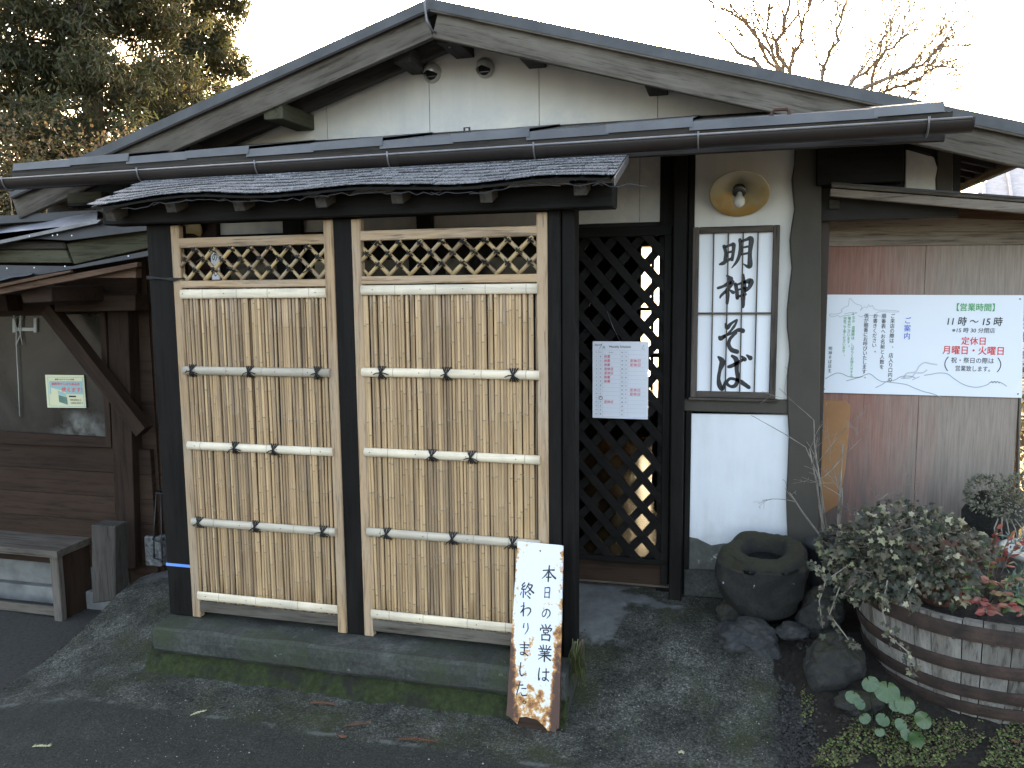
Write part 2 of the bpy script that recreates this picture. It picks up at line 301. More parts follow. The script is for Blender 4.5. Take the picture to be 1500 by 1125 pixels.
# ------------------------------------------------------------ text and brush writing
GC = {}
def glyph(s, off=0.0):
    k = (s, off)
    if k in GC: return GC[k]
    cu = bpy.data.curves.new('t', 'FONT'); cu.body = s; cu.offset = off; cu.resolution_u = 3; ob = bpy.data.objects.new('t', cu); COL.objects.link(ob)
    dg = bpy.context.evaluated_depsgraph_get(); me = ob.evaluated_get(dg).to_mesh()
    v = [tuple(q.co) for q in me.vertices]; f = [tuple(p.vertices) for p in me.polygons]
    ob.evaluated_get(dg).to_mesh_clear(); bpy.data.objects.remove(ob); bpy.data.curves.remove(cu)
    xs = [q[0] for q in v] or [0]; ys = [q[1] for q in v] or [0]; GC[k] = (v, f, min(xs), max(xs), min(ys), max(ys)); return GC[k]
class Writer:      # flat print in a local frame: o + u*x + w*y (w points down)
    def __init__(s, o, u, w, eps=.0012):
        s.o, s.u, s.w = Vector(o), Vector(u), Vector(w); s.n = s.w.cross(s.u).normalized()
        if s.n.y > 0: s.n = -s.n
        s.eps = eps; s.b = {}
    def P(s, x, y, e=0): return s.o+s.u*x+s.w*y+s.n*(s.eps+e)
    def put(s, k, vs, fs): s.b.setdefault(k, MB()).add(vs, fs)
    def text(s, k, body, x, y, size, off=0, sx=1, sh=0, center=True):    # x, y = centre of the line
        v, f, x0, x1, y0, y1 = glyph(body)
        cx = (x0+x1)/2 if center else x0
        for i, (ox, oy) in enumerate(((0, 0), (1, 0), (0, 1), (-1, -.6), (.8, .8))[:5 if off > .02 else 3 if off else 1]):
            o_ = .016 if off > .02 else .010
            s.put(k, [s.P(x+((a-cx+ox*o_)*sx+sh*b)*size, y-(b-.36+oy*o_)*size, .00012*i) for a, b, c in v], f)
    def vtext(s, k, body, x, y, size, pitch, off=0):
        for ch in body:
            if ch != '　':
                v, f, x0, x1, y0, y1 = glyph(ch); dx = .55 if ch in '、。' else 0
                for i, (ox, oy) in enumerate(((0, 0), (1, 0), (0, 1))[:3 if off else 1]): s.put(k, [s.P(x+(a-.45+dx+ox*.018)*size, y-(b-.36+oy*.014)*size, .00012*i) for a, b, c in v], f)
            y += pitch
    def brush(s, k, data, x, y, w, h, fat=1.0):      # top left corner x, y
        for st in data.split(';'):
            q = [tuple(float(a) for a in p.split(',')) for p in st.split()]
            pts = []
            for i in range(len(q)-1):
                p0, p1, p2, p3 = q[max(i-1, 0)], q[i], q[i+1], q[min(i+2, len(q)-1)]
                for j in range(6):
                    tt = j/6; pts.append([.5*((2*p1[m])+(-p0[m]+p2[m])*tt+(2*p0[m]-5*p1[m]+4*p2[m]-p3[m])*tt*tt+(-p0[m]+3*p1[m]-3*p2[m]+p3[m])*tt**3) for m in range(3)])
            pts.append(list(q[-1])); n = len(pts); vs, fs = [], []
            for i, (a, b, c) in enumerate(pts):
                A, B = pts[max(i-1, 0)], pts[min(i+1, n-1)]; tx, ty = B[0]-A[0], B[1]-A[1]; l = math.hypot(tx, ty) or 1
                c = max(c, .5)*fat*.5*(1+.12*nz(a, b, 3.3, .09)); nx, ny = -ty/l*c, tx/l*c
                vs += [s.P(x+(a+nx)/100*w, y+(b+ny)/100*h), s.P(x+(a-nx)/100*w, y+(b-ny)/100*h)]
            fs = [(2*i, 2*i+1, 2*i+3, 2*i+2) for i in range(n-1)]
            for e, sg in ((0, -1), (n-1, 1)):     # rounded ends
                a, b, c = pts[e]; c = max(c, .5)*fat*.5; k0 = len(vs); m = 8
                vs += [s.P(x+(a+c*math.cos(2*math.pi*i/m))/100*w, y+(b+c*math.sin(2*math.pi*i/m))/100*h, .0002) for i in range(m)]
                fs.append(tuple(range(k0, k0+m)))
            s.put(k, vs, fs)
    def line(s, k, pts, wd):
        pts = list(pts); n = len(pts); vs = []
        for i, (a, b) in enumerate(pts):
            A, B = pts[max(i-1, 0)], pts[min(i+1, n-1)]; tx, ty = B[0]-A[0], B[1]-A[1]; l = math.hypot(tx, ty) or 1
            vs += [s.P(a-ty/l*wd/2, b+tx/l*wd/2), s.P(a+ty/l*wd/2, b-tx/l*wd/2)]
        s.put(k, vs, [(2*i, 2*i+1, 2*i+3, 2*i+2) for i in range(n-1)])
    def rect(s, k, x0, y0, x1, y1, e=0): s.put(k, [s.P(x0, y0, e), s.P(x1, y0, e), s.P(x1, y1, e), s.P(x0, y1, e)], [(0, 1, 2, 3)])
    def build(s, parent, name='printed_lettering'):
        for k, mb in s.b.items():
            o = mb.build(name, M[k], parent)
            if name == 'printed_lettering': o['kind'] = 'stuff'
BR = {
 '明': "14,26,10 19,48,9 17,74,10;14,30,7 34,22,9 42,22,11 41,46,9 38,70,9;20,48,6 38,43,7;2,84,6 12,80,11 24,72,9 40,64,7;60,6,9 62,40,10 54,72,9 38,96,3;60,14,7 80,6,9 93,5,14 90,50,11 91,88,14 84,92,9 70,82,2;64,32,6 88,28,7;62,54,6 88,49,7",
 '神': "28,4,5 38,14,14;4,42,8 20,36,8 42,22,13 34,42,9 14,64,7 10,72,5;30,46,10 31,66,10 30,90,7;36,48,5 46,56,10;52,30,9 56,52,10 58,74,9;52,34,6 74,26,8 94,22,15 90,42,9 76,56,6;58,48,5 84,42,6;58,70,6 80,62,8;72,2,7 75,34,13 74,66,12 74,98,9 72,104,2",
 'そ': "24,16,6 30,26,14 44,14,8 62,4,6;64,4,4 54,22,8 34,44,7 10,58,13 4,56,10;12,54,7 40,46,6 66,34,10 84,36,13;62,42,6 42,58,10 36,76,12 46,92,13 66,98,12",
 'ば': "2,6,6 14,20,16 8,42,10 4,68,10 8,90,13 16,98,10 22,76,3;32,34,8 44,30,10 72,14,8;42,3,8 54,14,13 56,44,11 60,70,12 52,88,10 38,90,8 28,80,8 38,68,8 60,72,9 74,80,12 92,92,10;70,4,5 78,12,12;84,0,5 94,8,13",
 '本': "10,34,6 50,29,6 88,26,8;52,2,7 50,50,9 48,98,8;46,34,6 30,60,7 4,84,3;54,34,5 74,58,8 99,76,10;34,74,6 68,71,6",
 '日': "26,10,7 28,50,7 26,90,8;26,12,6 76,8,9 74,50,8 75,90,9;30,50,6 72,47,6;28,87,6 74,84,6",
 'の': "58,18,6 48,60,8 28,82,7 14,66,6 24,38,6 56,18,7 86,34,9 86,64,8 60,92,4",
 '営': "20,5,5 30,18,8;46,0,5 52,15,8;80,2,8 66,20,4;12,38,7 14,26,6;14,26,5 88,22,7 82,38,6;34,36,6 36,52,6;34,36,5 68,34,7 64,50,6;36,51,5 64,50,5;24,64,7 26,97,7;24,66,5 78,63,8 76,96,8;26,94,6 76,92,6;50,52,5 44,62,5",
 '業': "38,2,6 39,24,6;60,2,6 60,24,6;16,8,5 25,20,7;86,6,7 75,21,4;6,28,5 94,24,7;30,31,5 36,39,5;70,30,5 63,39,5;16,43,5 84,41,6;22,53,5 78,51,6;6,65,5 95,61,8;50,40,7 50,99,8;46,66,5 8,90,4;54,66,5 92,88,9",
 'は': "16,8,6 11,50,8 14,90,8 23,74,3;40,34,6 92,28,8;68,8,7 70,60,8 62,86,8 42,84,6 44,72,5 66,72,7 92,88,7",
 '終': "32,2,7 14,20,5 32,25,6;38,16,5 12,42,6 42,40,6;26,42,6 27,92,7;12,60,5 6,78,5;38,56,5 44,72,7;64,2,7 46,34,5;60,14,5 88,13,8 72,42,7 46,62,4;58,22,5 76,42,7 99,58,10;64,60,5 77,70,8;56,78,5 75,93,8",
 'わ': "30,4,7 30,94,8;8,32,5 36,26,5 8,74,5;8,76,5 40,46,5 76,37,8 88,58,8 64,92,4",
 'り': "34,8,7 28,42,8 36,38,3;68,6,7 73,50,8 46,96,4",
 'ま': "14,24,5 86,19,8;20,43,5 80,39,7;50,4,7 52,60,8 46,88,8 22,86,6 26,74,5 54,76,7 84,93,7",
 'し': "36,6,7 31,60,8 44,92,8 84,74,4",
 'た': "8,28,5 60,22,7;36,4,7 12,94,6;50,46,5 86,43,7;46,74,5 58,91,7 92,88,8",
 '。': "14,30,6 28,18,6 42,30,6 28,44,6 14,30,6"}

# ------------------------------------------------------------ the ground
def sm(a, b, x): x = max(0, min(1, (x-a)/(b-a))); return x*x*(3-2*x)
def gz(X, Y):
    z = -.20+.175*sm(2.72, 3.62, Y)
    z -= .12*sm(-2.35, -3.15, X) if X < -2.35 else 0
    if X > .1: z += (.03*sm(.24, .42, X))*(1-sm(3.3, 3.7, Y)) - .035*math.exp(-((X-.235)/.045)**2)*(1-sm(3.2, 3.5, Y))
    z += .010*nz(X, Y, 0, 1.7)+.005*nz(X, Y, 4, 6)+.0025*nz(X, Y, 7, 22)
    if X < .2: z += .0016*nz(X, Y, 2, 60)
    else: z += .010*nz(X, Y, 2, 14)+.006*nz(X, Y, 5, 40)
    return z
def ground_material():
    m, t, b = newmat('worn_concrete'); v = wcoord(t)
    big = noi(t, v, 1.1, 5, .6); mid = noi(t, v, 5, 6, .65); fine = noi(t, v, 120, 5, .75); spk = noi(t, v, 260, 2, .8)
    vo = N(t, 'TexVoronoi'); vo.inputs['Scale'].default_value = 170; L(t, v, vo.inputs['Vector']); vc = N(t, 'SeparateColor'); L(t, vo.outputs['Color'], vc.inputs[0])
    c = ramp(t, mid, [(.30, (.022, .023, .017)), (.50, (.050, .050, .040)), (.72, (.108, .107, .091))])
    ag = ramp(t, vc.outputs[0], [(.0, g(.6)), (.45, g(.9)), (.8, g(1.2)), (.95, g(1.9))]); c = mix(t, 1.0, c, ag, 'MULTIPLY')
    gr = ramp(t, fine, [(.34, g(.35)), (.5, g(.95)), (.66, g(1.7))]); c = mix(t, 1.0, c, gr, 'MULTIPLY')
    pit = ramp(t, noi(t, v, 34, 5, .75), [(.36, g(.35)), (.47, g(1))]); c = mix(t, 1.0, c, pit, 'MULTIPLY')
    mo = ramp(t, noi(t, v, 2.6, 7, .7), [(.50, g(0)), (.66, g(.8))]); c = mix(t, mo, c, mix(t, fine, (.014, .018, .006), (.05, .058, .022)))
    sp = ramp(t, spk, [(.62, g(0)), (.66, g(1))]); sp2 = ramp(t, noi(t, v, 7, 5, .7), [(.50, g(0)), (.60, g(1))]); sp = mix(t, 1.0, sp, sp2, 'MULTIPLY'); c = mix(t, sp, c, (.19, .19, .17))
    # smooth pale cement near the wall and at the top of the side ramp
    sx = N(t, 'SeparateXYZ'); L(t, v, sx.inputs[0])
    def band(sock, a, b_):
        mr = N(t, 'MapRange', interpolation_type='SMOOTHSTEP'); mr.inputs[1].default_value = a; mr.inputs[2].default_value = b_; L(t, sock, mr.inputs[0]); return mr.outputs[0]
    def mul(a, b_): q = N(t, 'Math', operation='MULTIPLY'); L(t, a, q.inputs[0]); (L(t, b_, q.inputs[1]) if not isinstance(b_, float) else setattr(q.inputs[1], 'default_value', b_)); return q.outputs[0]
    def add(a, b_): q = N(t, 'Math', operation='ADD', use_clamp=True); L(t, a, q.inputs[0]); L(t, b_, q.inputs[1]); return q.outputs[0]
    wob = N(t, 'Math', operation='MULTIPLY_ADD', _1=1.5, _2=-.75); L(t, noi(t, v, 3.5, 5, .6), wob.inputs[0])
    yy = add  # alias unused
    ya = N(t, 'Math', operation='ADD'); L(t, sx.outputs[1], ya.inputs[0]); L(t, wob.outputs[0], ya.inputs[1])
    xa = N(t, 'Math', operation='ADD'); L(t, sx.outputs[0], xa.inputs[0]); L(t, wob.outputs[0], xa.inputs[1])
    pale = mul(mul(band(ya.outputs[0], 3.30, 3.42), band(xa.outputs[0], -.28, -.42)), band(sx.outputs[0], -.9, -.8))
    pale2 = mul(band(ya.outputs[0], 3.45, 3.6), band(sx.outputs[0], -2.2, -2.3))
    pc = ramp(t, noi(t, v, 9, 6, .7), [(.3, (.09, .092, .086)), (.6, (.155, .157, .15)), (.72, (.22, .222, .21))])
    c = mix(t, add(pale, pale2), c, pc)
    # damp darker asphalt towards the road
    yb = N(t, 'Math', operation='MULTIPLY_ADD', _1=.10); L(t, noi(t, v, 2.2, 6, .7), yb.inputs[0]); L(t, sx.outputs[1], yb.inputs[2])
    asp = mul(band(yb.outputs[0], 2.64, 2.53), .85); ac = ramp(t, fine, [(.3, (.010, .011, .009)), (.5, (.026, .027, .022)), (.62, (.046, .047, .040)), (.75, (.10, .10, .088))]); c = mix(t, asp, c, ac)
    e1 = band(yb.outputs[0], 2.565, 2.585); e2 = band(yb.outputs[0], 2.605, 2.59); brk = ramp(t, noi(t, v, 6, 6, .7), [(.50, g(0)), (.58, g(.5))]); c = mix(t, mul(mul(e1, e2), brk), c, (.16, .165, .15))
    # soil to the right
    xs = N(t, 'Math', operation='MULTIPLY_ADD', _1=.10); L(t, noi(t, v, 8, 4), xs.inputs[0]); L(t, sx.outputs[0], xs.inputs[2])
    so_ = band(xs.outputs[0], .235, .25); sc_ = ramp(t, noi(t, v, 45, 6, .75), [(.3, (.006, .005, .004)), (.6, (.024, .019, .014)), (.8, (.05, .045, .035))]); c = mix(t, so_, c, sc_)
    L(t, c, b.inputs['Base Color']); b.inputs['Roughness'].default_value = .9; b.inputs['Specular IOR Level'].default_value = .25
    h = N(t, 'Math', operation='ADD'); L(t, fine, h.inputs[0]); L(t, mid, h.inputs[1]); bump(t, b, h.outputs[0], .9, .006); return m
M['ground'] = ground_material()
nx, ny = 330, 190; gx = np.linspace(-3.1, 2.6, nx); gy = np.linspace(1.5, 4.05, ny)
vs = []
for j in range(ny):
    for i in range(nx):
        e = .05*nz(gy[j], 0, 3, 1.5)+.012*nz(gy[j], 1, 1, 9) if i == 0 else 0
        X = float(gx[i])+e; vs.append((X, float(gy[j]), gz(X, float(gy[j]))))
fs = [(j*nx+i, j*nx+i+1, (j+1)*nx+i+1, (j+1)*nx+i) for j in range(ny-1) for i in range(nx-1)]
k0 = len(vs)        # broken side face of the ramp
for j in range(ny): v = vs[j*nx]; vs.append((v[0]-.015+.01*nz(v[1], 9, 2, 12), v[1], -.62))
fs += [(j*nx, (j+1)*nx, k0+j+1, k0+j) for j in range(ny-1)]
tag(raw('concrete_yard', vs, fs, M['ground'], smooth=True, origin=(0, 0, 0)), kind='structure')
def sheet(name, x0, x1, y0, y1, z, mat):
    n = 40; vs = [(x0+(x1-x0)*i/n, y0+(y1-y0)*j/n, z+.008*nz(i, j, 1, .4)) for j in range(n+1) for i in range(n+1)]
    fs = [(j*(n+1)+i, j*(n+1)+i+1, (j+1)*(n+1)+i+1, (j+1)*(n+1)+i) for j in range(n) for i in range(n)]
    return tag(raw(name, vs, fs, mat, origin=(0, 0, 0), smooth=True), kind='structure')
M['asphalt'] = simple('old_asphalt', (.020, .019, .016), (.046, .044, .038), 60, .85, 1.0, dist=.005)
M['field'] = simple('dry_field', (.10, .09, .04), (.18, .15, .07), .6, .95, .3)
sheet('lower_ground', -8, -3.0, 0.5, 4.2, -.37, M['asphalt'])
sheet('road', -60, 60, -60, 1.51, -.24, M['asphalt'])
raw('open_field', [(-600, -60, -.65), (600, -60, -.65), (600, 900, -.65), (-600, 900, -.65)], [(0, 1, 2, 3)], M['field'], origin=(0, 0, 0))['kind'] = 'structure'

# plinth the screens stand on, and its mossy foot
M['plinth'] = simple('plinth_concrete', (.030, .034, .033), (.085, .092, .090), 4.5, .85, .8, dist=.005)
def plinth_mat():
    m, t, b = newmat('mossy_concrete'); v = wcoord(t); n = noi(t, v, 5, 7, .7); f_ = noi(t, v, 70, 5, .7)
    c = ramp(t, n, [(.3, (.015, .016, .013)), (.55, (.044, .046, .039)), (.8, (.13, .132, .118))]); c = mix(t, 1.0, c, ramp(t, f_, [(.35, g(.55)), (.6, g(1.2))]), 'MULTIPLY')
    mo = ramp(t, noi(t, v, 2.3, 7, .7), [(.50, g(0)), (.66, g(.8))]); c = mix(t, mo, c, (.025, .036, .010))
    wh = ramp(t, noi(t, wcoord(t, (1, 1, 2)), 12, 7, .75), [(.63, g(0)), (.70, g(.8))]); c = mix(t, wh, c, (.24, .25, .24))
    L(t, c, b.inputs['Base Color']); b.inputs['Roughness'].default_value = .8; bump(t, b, f_, .8, .004); return m
M['plinth'] = plinth_mat()
nxp, prof = 120, [(3.12, -.25), (3.12, -.004), (3.06, .0), (2.90, -.001), (2.825, -.004), (2.812, -.014), (2.808, -.05), (2.812, -.10), (2.826, -.118), (2.86, -.12), (2.86, -.25)]
vs, fs = [], []
for i in range(nxp+1):
    X = -2.372+(.0+1.80)*i/nxp
    for j, (y, z) in enumerate(prof): 
        w_ = .006*nz(X, j, 0, 5)+.003*nz(X, j, 3, 25); vs.append((X+(.01*nz(j, 3) if i in (0, nxp) else 0), y+w_, z+w_*.6))
np_ = len(prof)
fs = [(i*np_+j, (i+1)*np_+j, (i+1)*np_+j+1, i*np_+j+1) for i in range(nxp) for j in range(np_-1)]+[tuple(range(np_)), tuple(nxp*np_+j for j in reversed(range(np_)))]
tag(raw('plinth', vs, fs, M['plinth'], origin=(0, 0, 0)), kind='structure')
def moss_mat():
    m, t, b = newmat('deep_moss'); v = wcoord(t); n = noi(t, v, 40, 6, .75); n2 = noi(t, v, 6, 6, .7)
    c = ramp(t, n, [(.3, (.010, .014, .003)), (.55, (.028, .040, .008)), (.75, (.055, .07, .016))]); c = mix(t, ramp(t, n2, [(.5, g(0)), (.62, g(.9))]), c, (.016, .015, .011))
    L(t, c, b.inputs['Base Color']); b.inputs['Roughness'].default_value = 1; bump(t, b, n, 1, .02); return m
M['mossbed'] = moss_mat()
nm, vs, fs = 260, [], []
for i in range(nm+1):
    X = -2.41+(2.41-.565)*i/nm
    for j in range(13):
        a = j/12; y = 2.865-.085*a-.012*nz(X, j, 0, 6); z = -.112-(.11)*a**1.5; q = 1.3*abs(nz(X, j*.05, 0, 18))+.8*nz(X, a*3, 4, 40)
        vs.append((X, y-.012*q, z+.010*q))
fs = [(i*13+j, i*13+j+1, (i+1)*13+j+1, (i+1)*13+j) for i in range(nm) for j in range(12)]
o = raw('moss', vs, fs, M['mossbed'], smooth=True, origin=(0, 0, 0)); tag(o, 'dark green moss along the foot of the concrete plinth', 'moss', kind='stuff')

# ------------------------------------------------------------ the restaurant
YW = 3.80; AX, AZ, SLL, SLR = -1.292, 2.668, .305, .2865      # wall plane; gable apex and the two slopes at Y 3.5
def ztop(X): return AZ-(SLL*(AX-X) if X < AX else SLR*(X-AX))
house = thing('noodle_restaurant', 'low white plastered restaurant with a broad gable and dark timber', 'restaurant', (-1, YW, 0))
# gable boards, one per panel between the joints
jx = [-3.0]+[at(x, 200, YW).x for x in (361, 480, 630, 790, 963)]+[.45]
for a, b_ in zip(jx[:-1], jx[1:]):
    a += .0015; b_ -= .0015; zb = 2.06; pts = [(a, YW, zb), (b_, YW, zb), (b_, YW, ztop(b_)-.056)]
    if a < AX < b_: pts.append((AX, YW, ztop(AX)-.056))
    pts.append((a, YW, max(zb+.01, ztop(a)-.056))); prism('gable_panel', pts, .02, M['cream'], house)
prism('gable_backing', [(-3.3, YW+.02, 1.7), (.9, YW+.02, 1.7), (.9, YW+.02, ztop(.9)-.06), (AX, YW+.02, ztop(AX)-.06), (-3.3, YW+.02, ztop(-3.3)-.06)], .05, M['dark'], house)
# panels under the eave
pj = [-2.60, -2.22, -2.12, -1.30, -.52, -.258]
for a, b_ in ((-2.62, -2.235), (-2.13, -1.42), (-1.417, -.72), (at(838, 280, YW).x-.01, at(937, 280, YW).x-.001), (at(937, 280, YW).x+.001, -.250)):
    box('wall_panel', a, b_, YW, YW+.02, 1.715, 2.10, M['cream'], house, .001)
box('black_stud', -2.235, -2.13, YW-.03, YW+.02, 0, 2.08, wood('black'), house)
box('black_stud', -1.50, -1.42, YW-.035, YW-.001, 0, 2.08, wood('black'), house)
box('lintel', -2.62, -.745, YW-.025, YW+.02, 1.62, 1.715, wood('black'), house)
# dark sliding windows behind the screens
M['glass'] = newmat('dark_glass')[0]; _b = M['glass'].node_tree.nodes['Principled BSDF']; _b.inputs['Base Color'].default_value = (.012, .012, .012, 1); _b.inputs['Roughness'].default_value = .12
for a, b_ in ((-2.62, -2.24), (-2.125, -1.505), (-1.415, -.80)):
    w = box('window', a, b_, YW+.0, YW+.03, .62, 1.62, wood('black'), house)
    box('pane', a+.05, b_-.05, YW-.004, YW-.001, .67, 1.57, M['glass'], w, .001)
    box('low_wall', a, b_, YW, YW+.03, 0, .62, wood('brown'), house)
box('door_side_wall', -.80, -.74, YW-.01, YW+.02, 0, 1.62, wood('black'), house)
# plaster bays right of the door
box('plaster_bay', -.2, .26, YW, YW+.02, .858, 2.10, M['white_up'], house, .001)
lo = [at(x, y, YW) for x, y in ((1003, 606), (1157, 608), (1154, 786), (1100, 800), (1060, 800), (1040, 803), (1020, 793), (1003, 789))]
prism('plaster_bay', lo, .02, M['white'], house)
def foot_mat():
    m, t, b = newmat('foot_render'); v = wcoord(t); n = noi(t, v, 9, 7, .7); c = ramp(t, n, [(.3, (.03, .033, .028)), (.5, (.07, .072, .06)), (.62, (.10, .10, .085)), (.70, (.5, .5, .46))])
    L(t, c, b.inputs['Base Color']); b.inputs['Roughness'].default_value = .9; bump(t, b, noi(t, v, 60, 4), .5, .004); return m
M['foot'] = foot_mat()
ppx('wall_foot', [(1002, 786), (1022, 790), (1042, 800), (1060, 797), (1160, 797), (1160, 838), (1040, 838), (1002, 833)], YW-.012, .03, M['foot'], house)
ppx('wall_foot', [(1002, 835), (1160, 839), (1160, 885), (1002, 872)], YW-.03, .05, M['plinth'], house)
ppx('sill_beam', [(1001, 584), (1156, 586), (1156, 607), (1001, 602)], YW-.022, .04, M['pillar'], house, .004)
# wavy rendered pillar
le = [(1165, 195), (1164, 240), (1160, 262), (1162, 285), (1164, 305), (1160, 330), (1157, 352), (1158, 372), (1160, 392), (1156, 425), (1153, 455), (1153, 480), (1156, 505), (1157, 520), (1154, 545), (1153, 570), (1154, 600), (1156, 640), (1154, 690), (1152, 730), (1153, 765), (1155, 800), (1157, 880)]
ppx('corner_pillar', le+[(1199, 880), (1199, 800), (1202, 500), (1204, 195)], YW-.035, .10, M['pillar'], house, .004)
ppx('corner_pillar', [(1370, 200), (1396, 200), (1396, 298), (1374, 296), (1371, 262), (1374, 240)], YW+.0, .1, M['pillar'], house, .004)
ppx('gable_panel', [(1327, 216), (1368, 230), (1373, 246), (1370, 262), (1371, 292), (1326, 288)], YW-.002, .02, M['cream'], house)
ppx('cross_beam', [(1196, 190), (1370, 198), (1368, 226), (1325, 214), (1324, 266), (1196, 272)], YW-.06, .16, wood('black')('x'), house, .004)
box('door_post', -.262, -.205, YW-.10, YW-.045, -.07, 2.03, wood('black'), house, .004)
box('door_jamb', -.200, -.175, YW-.02, YW+.0, .1, 2.03, wood('black'), house, .002); box('door_jamb', -.33, -.196, YW-.002, YW+.03, -.05, 2.05, wood('black'), house, .002)
# main roof
for nm_, sx_, xe in (('roof', -1, -3.62), ('roof', 1, 1.075)):
    zt = ztop(xe)
    for k, (y0, y1, up, th) in enumerate(((3.455, 8.2, .0, .045),)):
        vs = [(AX, y0, AZ), (xe, y0, zt), (xe, y1, zt), (AX, y1, AZ)]; vs += [(x, y, z-th) for x, y, z in vs]
        raw(nm_, vs, [(0, 1, 2, 3), (7, 6, 5, 4), (0, 4, 5, 1), (1, 5, 6, 2), (2, 6, 7, 3), (3, 7, 4, 0)], M['roof'], house)
    n_ = 15                                   # raised seams on the metal roof
    for i in range(n_):
        y = 3.70+i*.3; bar('roof_seam', (AX+sx_*.05, y, AZ+.006-.015), (xe, y, zt+.006), .02, .02, M['roof'], house)
    hx = .135
    a, b_ = Vector((AX, 3.50, AZ-.045-.055)), Vector((xe, 3.50, zt-.045-.055))
    bar('barge_board', a+Vector((sx_*.012, 0, -.004)), b_, .032, .105, wood('grey'), house, .003)
    bar('barge_trim', Vector((AX, 3.468, AZ-.035)), Vector((xe, 3.468, zt-.035)), .02, .035, M['gutter'] if sx_ < 0 else wood('grey'), house)
    if sx_ < 0: bar('inner_rafter', a+Vector((sx_*.02, .22, .0)), b_+Vector((0, .22, 0)), .05, .10, wood('greydark'), house)
    vs = [(AX, 3.53, AZ-.05), (xe, 3.53, zt-.05), (xe, YW, zt-.05), (AX, YW, AZ-.05)]; vs += [(x, y, z+.004) for x, y, z in vs]
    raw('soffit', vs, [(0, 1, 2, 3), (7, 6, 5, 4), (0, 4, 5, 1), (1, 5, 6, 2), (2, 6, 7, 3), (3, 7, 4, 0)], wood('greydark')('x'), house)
for i in range(9):      # battens under the right hand eave
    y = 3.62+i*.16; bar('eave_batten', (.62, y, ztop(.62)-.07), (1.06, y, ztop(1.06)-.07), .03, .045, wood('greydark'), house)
bar('eave_fascia', (1.07, 3.46, ztop(1.07)-.07), (1.07, 8.1, ztop(1.07)-.07), .025, .09, wood('grey'), house)
for x, y in ((408, 165), (585, 77), (768, 66), (957, 108), (262, 217)):     # purlin ends
    c = at(x, y, 3.55); zc = ztop(c.x)-.215+.02
    if x == 408: bar('purlin', (c.x, 3.50, c.z-.002), (c.x, YW+.05, c.z-.002), .10, .075, wood('green'), house, .003)
    else: bar('purlin', (c.x, 3.58, c.z), (c.x, YW+.05, c.z), .085, .07, wood('greydark'), house, .003)
bar('ridge_purlin', (AX+.045, 3.54, AZ-.115), (AX+.045, YW+.05, AZ-.115), .09, .10, wood('greydark'), house, .003)
# lower eave: backing deck, overlapping metal plates, fascia
EY0, EZ = 3.17, 2.034
zl = at(0, 250, 3.2).z; zw = at(760, 191, YW).z
def ez(y): return EZ+(zw-EZ)*(y-EY0)/(YW-EY0)
XL, XR = -3.33, .70
vs = [(XL, EY0+.03, EZ-.02), (XR+.02, EY0+.03, EZ-.02), (XR-.20, YW, zw-.02), (-2.9, YW, zw-.02)]; vs += [(x, y, z-.03) for x, y, z in vs]
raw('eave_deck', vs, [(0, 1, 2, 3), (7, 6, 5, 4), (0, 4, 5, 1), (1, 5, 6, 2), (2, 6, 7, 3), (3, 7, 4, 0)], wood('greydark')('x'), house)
sx = [at(x, y, 3.3).x for x, y in ((45, 248), (125, 243), (208, 237), (292, 232), (380, 226), (473, 220), (571, 213), (672, 207), (780, 200), (893, 192), (1012, 184), (1274, 165))]+[XR-.02]
for i, (a, b_) in enumerate(zip(sx[:-1], sx[1:])):
    t_ = .009*(i % 2)+.004; yb = EY0+.035; zb = EZ-.004; yt = YW-.003; f0 = .012*rng.random()
    a2, b2 = a, b_+.012
    vs = [(a2, yb, zb+t_), (b2, yb, zb+t_+.006), (b2, yt, zw+t_+.004), (a2, yt, zw+t_)]; vs += [(x, y, z-.003) for x, y, z in vs]
    vs += [(a2, yb-.002, zb+t_), (b2, yb-.002, zb+t_+.006), (b2, yb-.012, zb+t_-.030), (a2, yb-.012, zb+t_-.034)]
    raw('roof_plate', vs, [(0, 1, 2, 3), (7, 6, 5, 4), (0, 4, 5, 1), (1, 5, 6, 2), (2, 6, 7, 3), (3, 7, 4, 0), (8, 11, 10, 9)], M['plate'], house)
box('eave_fascia', XL, XR, EY0+.028, EY0+.05, EZ-.12, EZ-.045, wood('greydark'), house)
box('flashing', -2.5, .25, YW-.012, YW-.001, zw-.01, zw+.012, M['gutter'], house, .002)
for x in (125, 300, 480, 650, 870, 1060, 1270): 
    X = at(x, 240, 3.3).x; bar('eave_rafter', (X, EY0+.06, EZ-.075), (X, YW+.02, zw-.075), .045, .05, wood('greydark'), house)
bar('eave_purlin', (at(370//3-0, 290, 3.45).x-.08, 3.45, at(125, 290, 3.45).z), (at(125, 290, 3.45).x+.12, 3.45, at(125, 290, 3.45).z), .05, .05, wood('green'), house)
box('eave_beam', -3.3, -2.2, 3.50, 3.58, 1.86, 1.96, wood('black'), house)
box('side_wall', -3.30, -2.62, YW-.02, YW+.02, -.3, 2.12, wood('brown'), house)
for i in range(7): box('side_board', -3.12, -2.62, YW-.034-.002*(i % 2), YW-.0205, -.15+i*.28, -.15+i*.28+.277, wood('brown'), house)
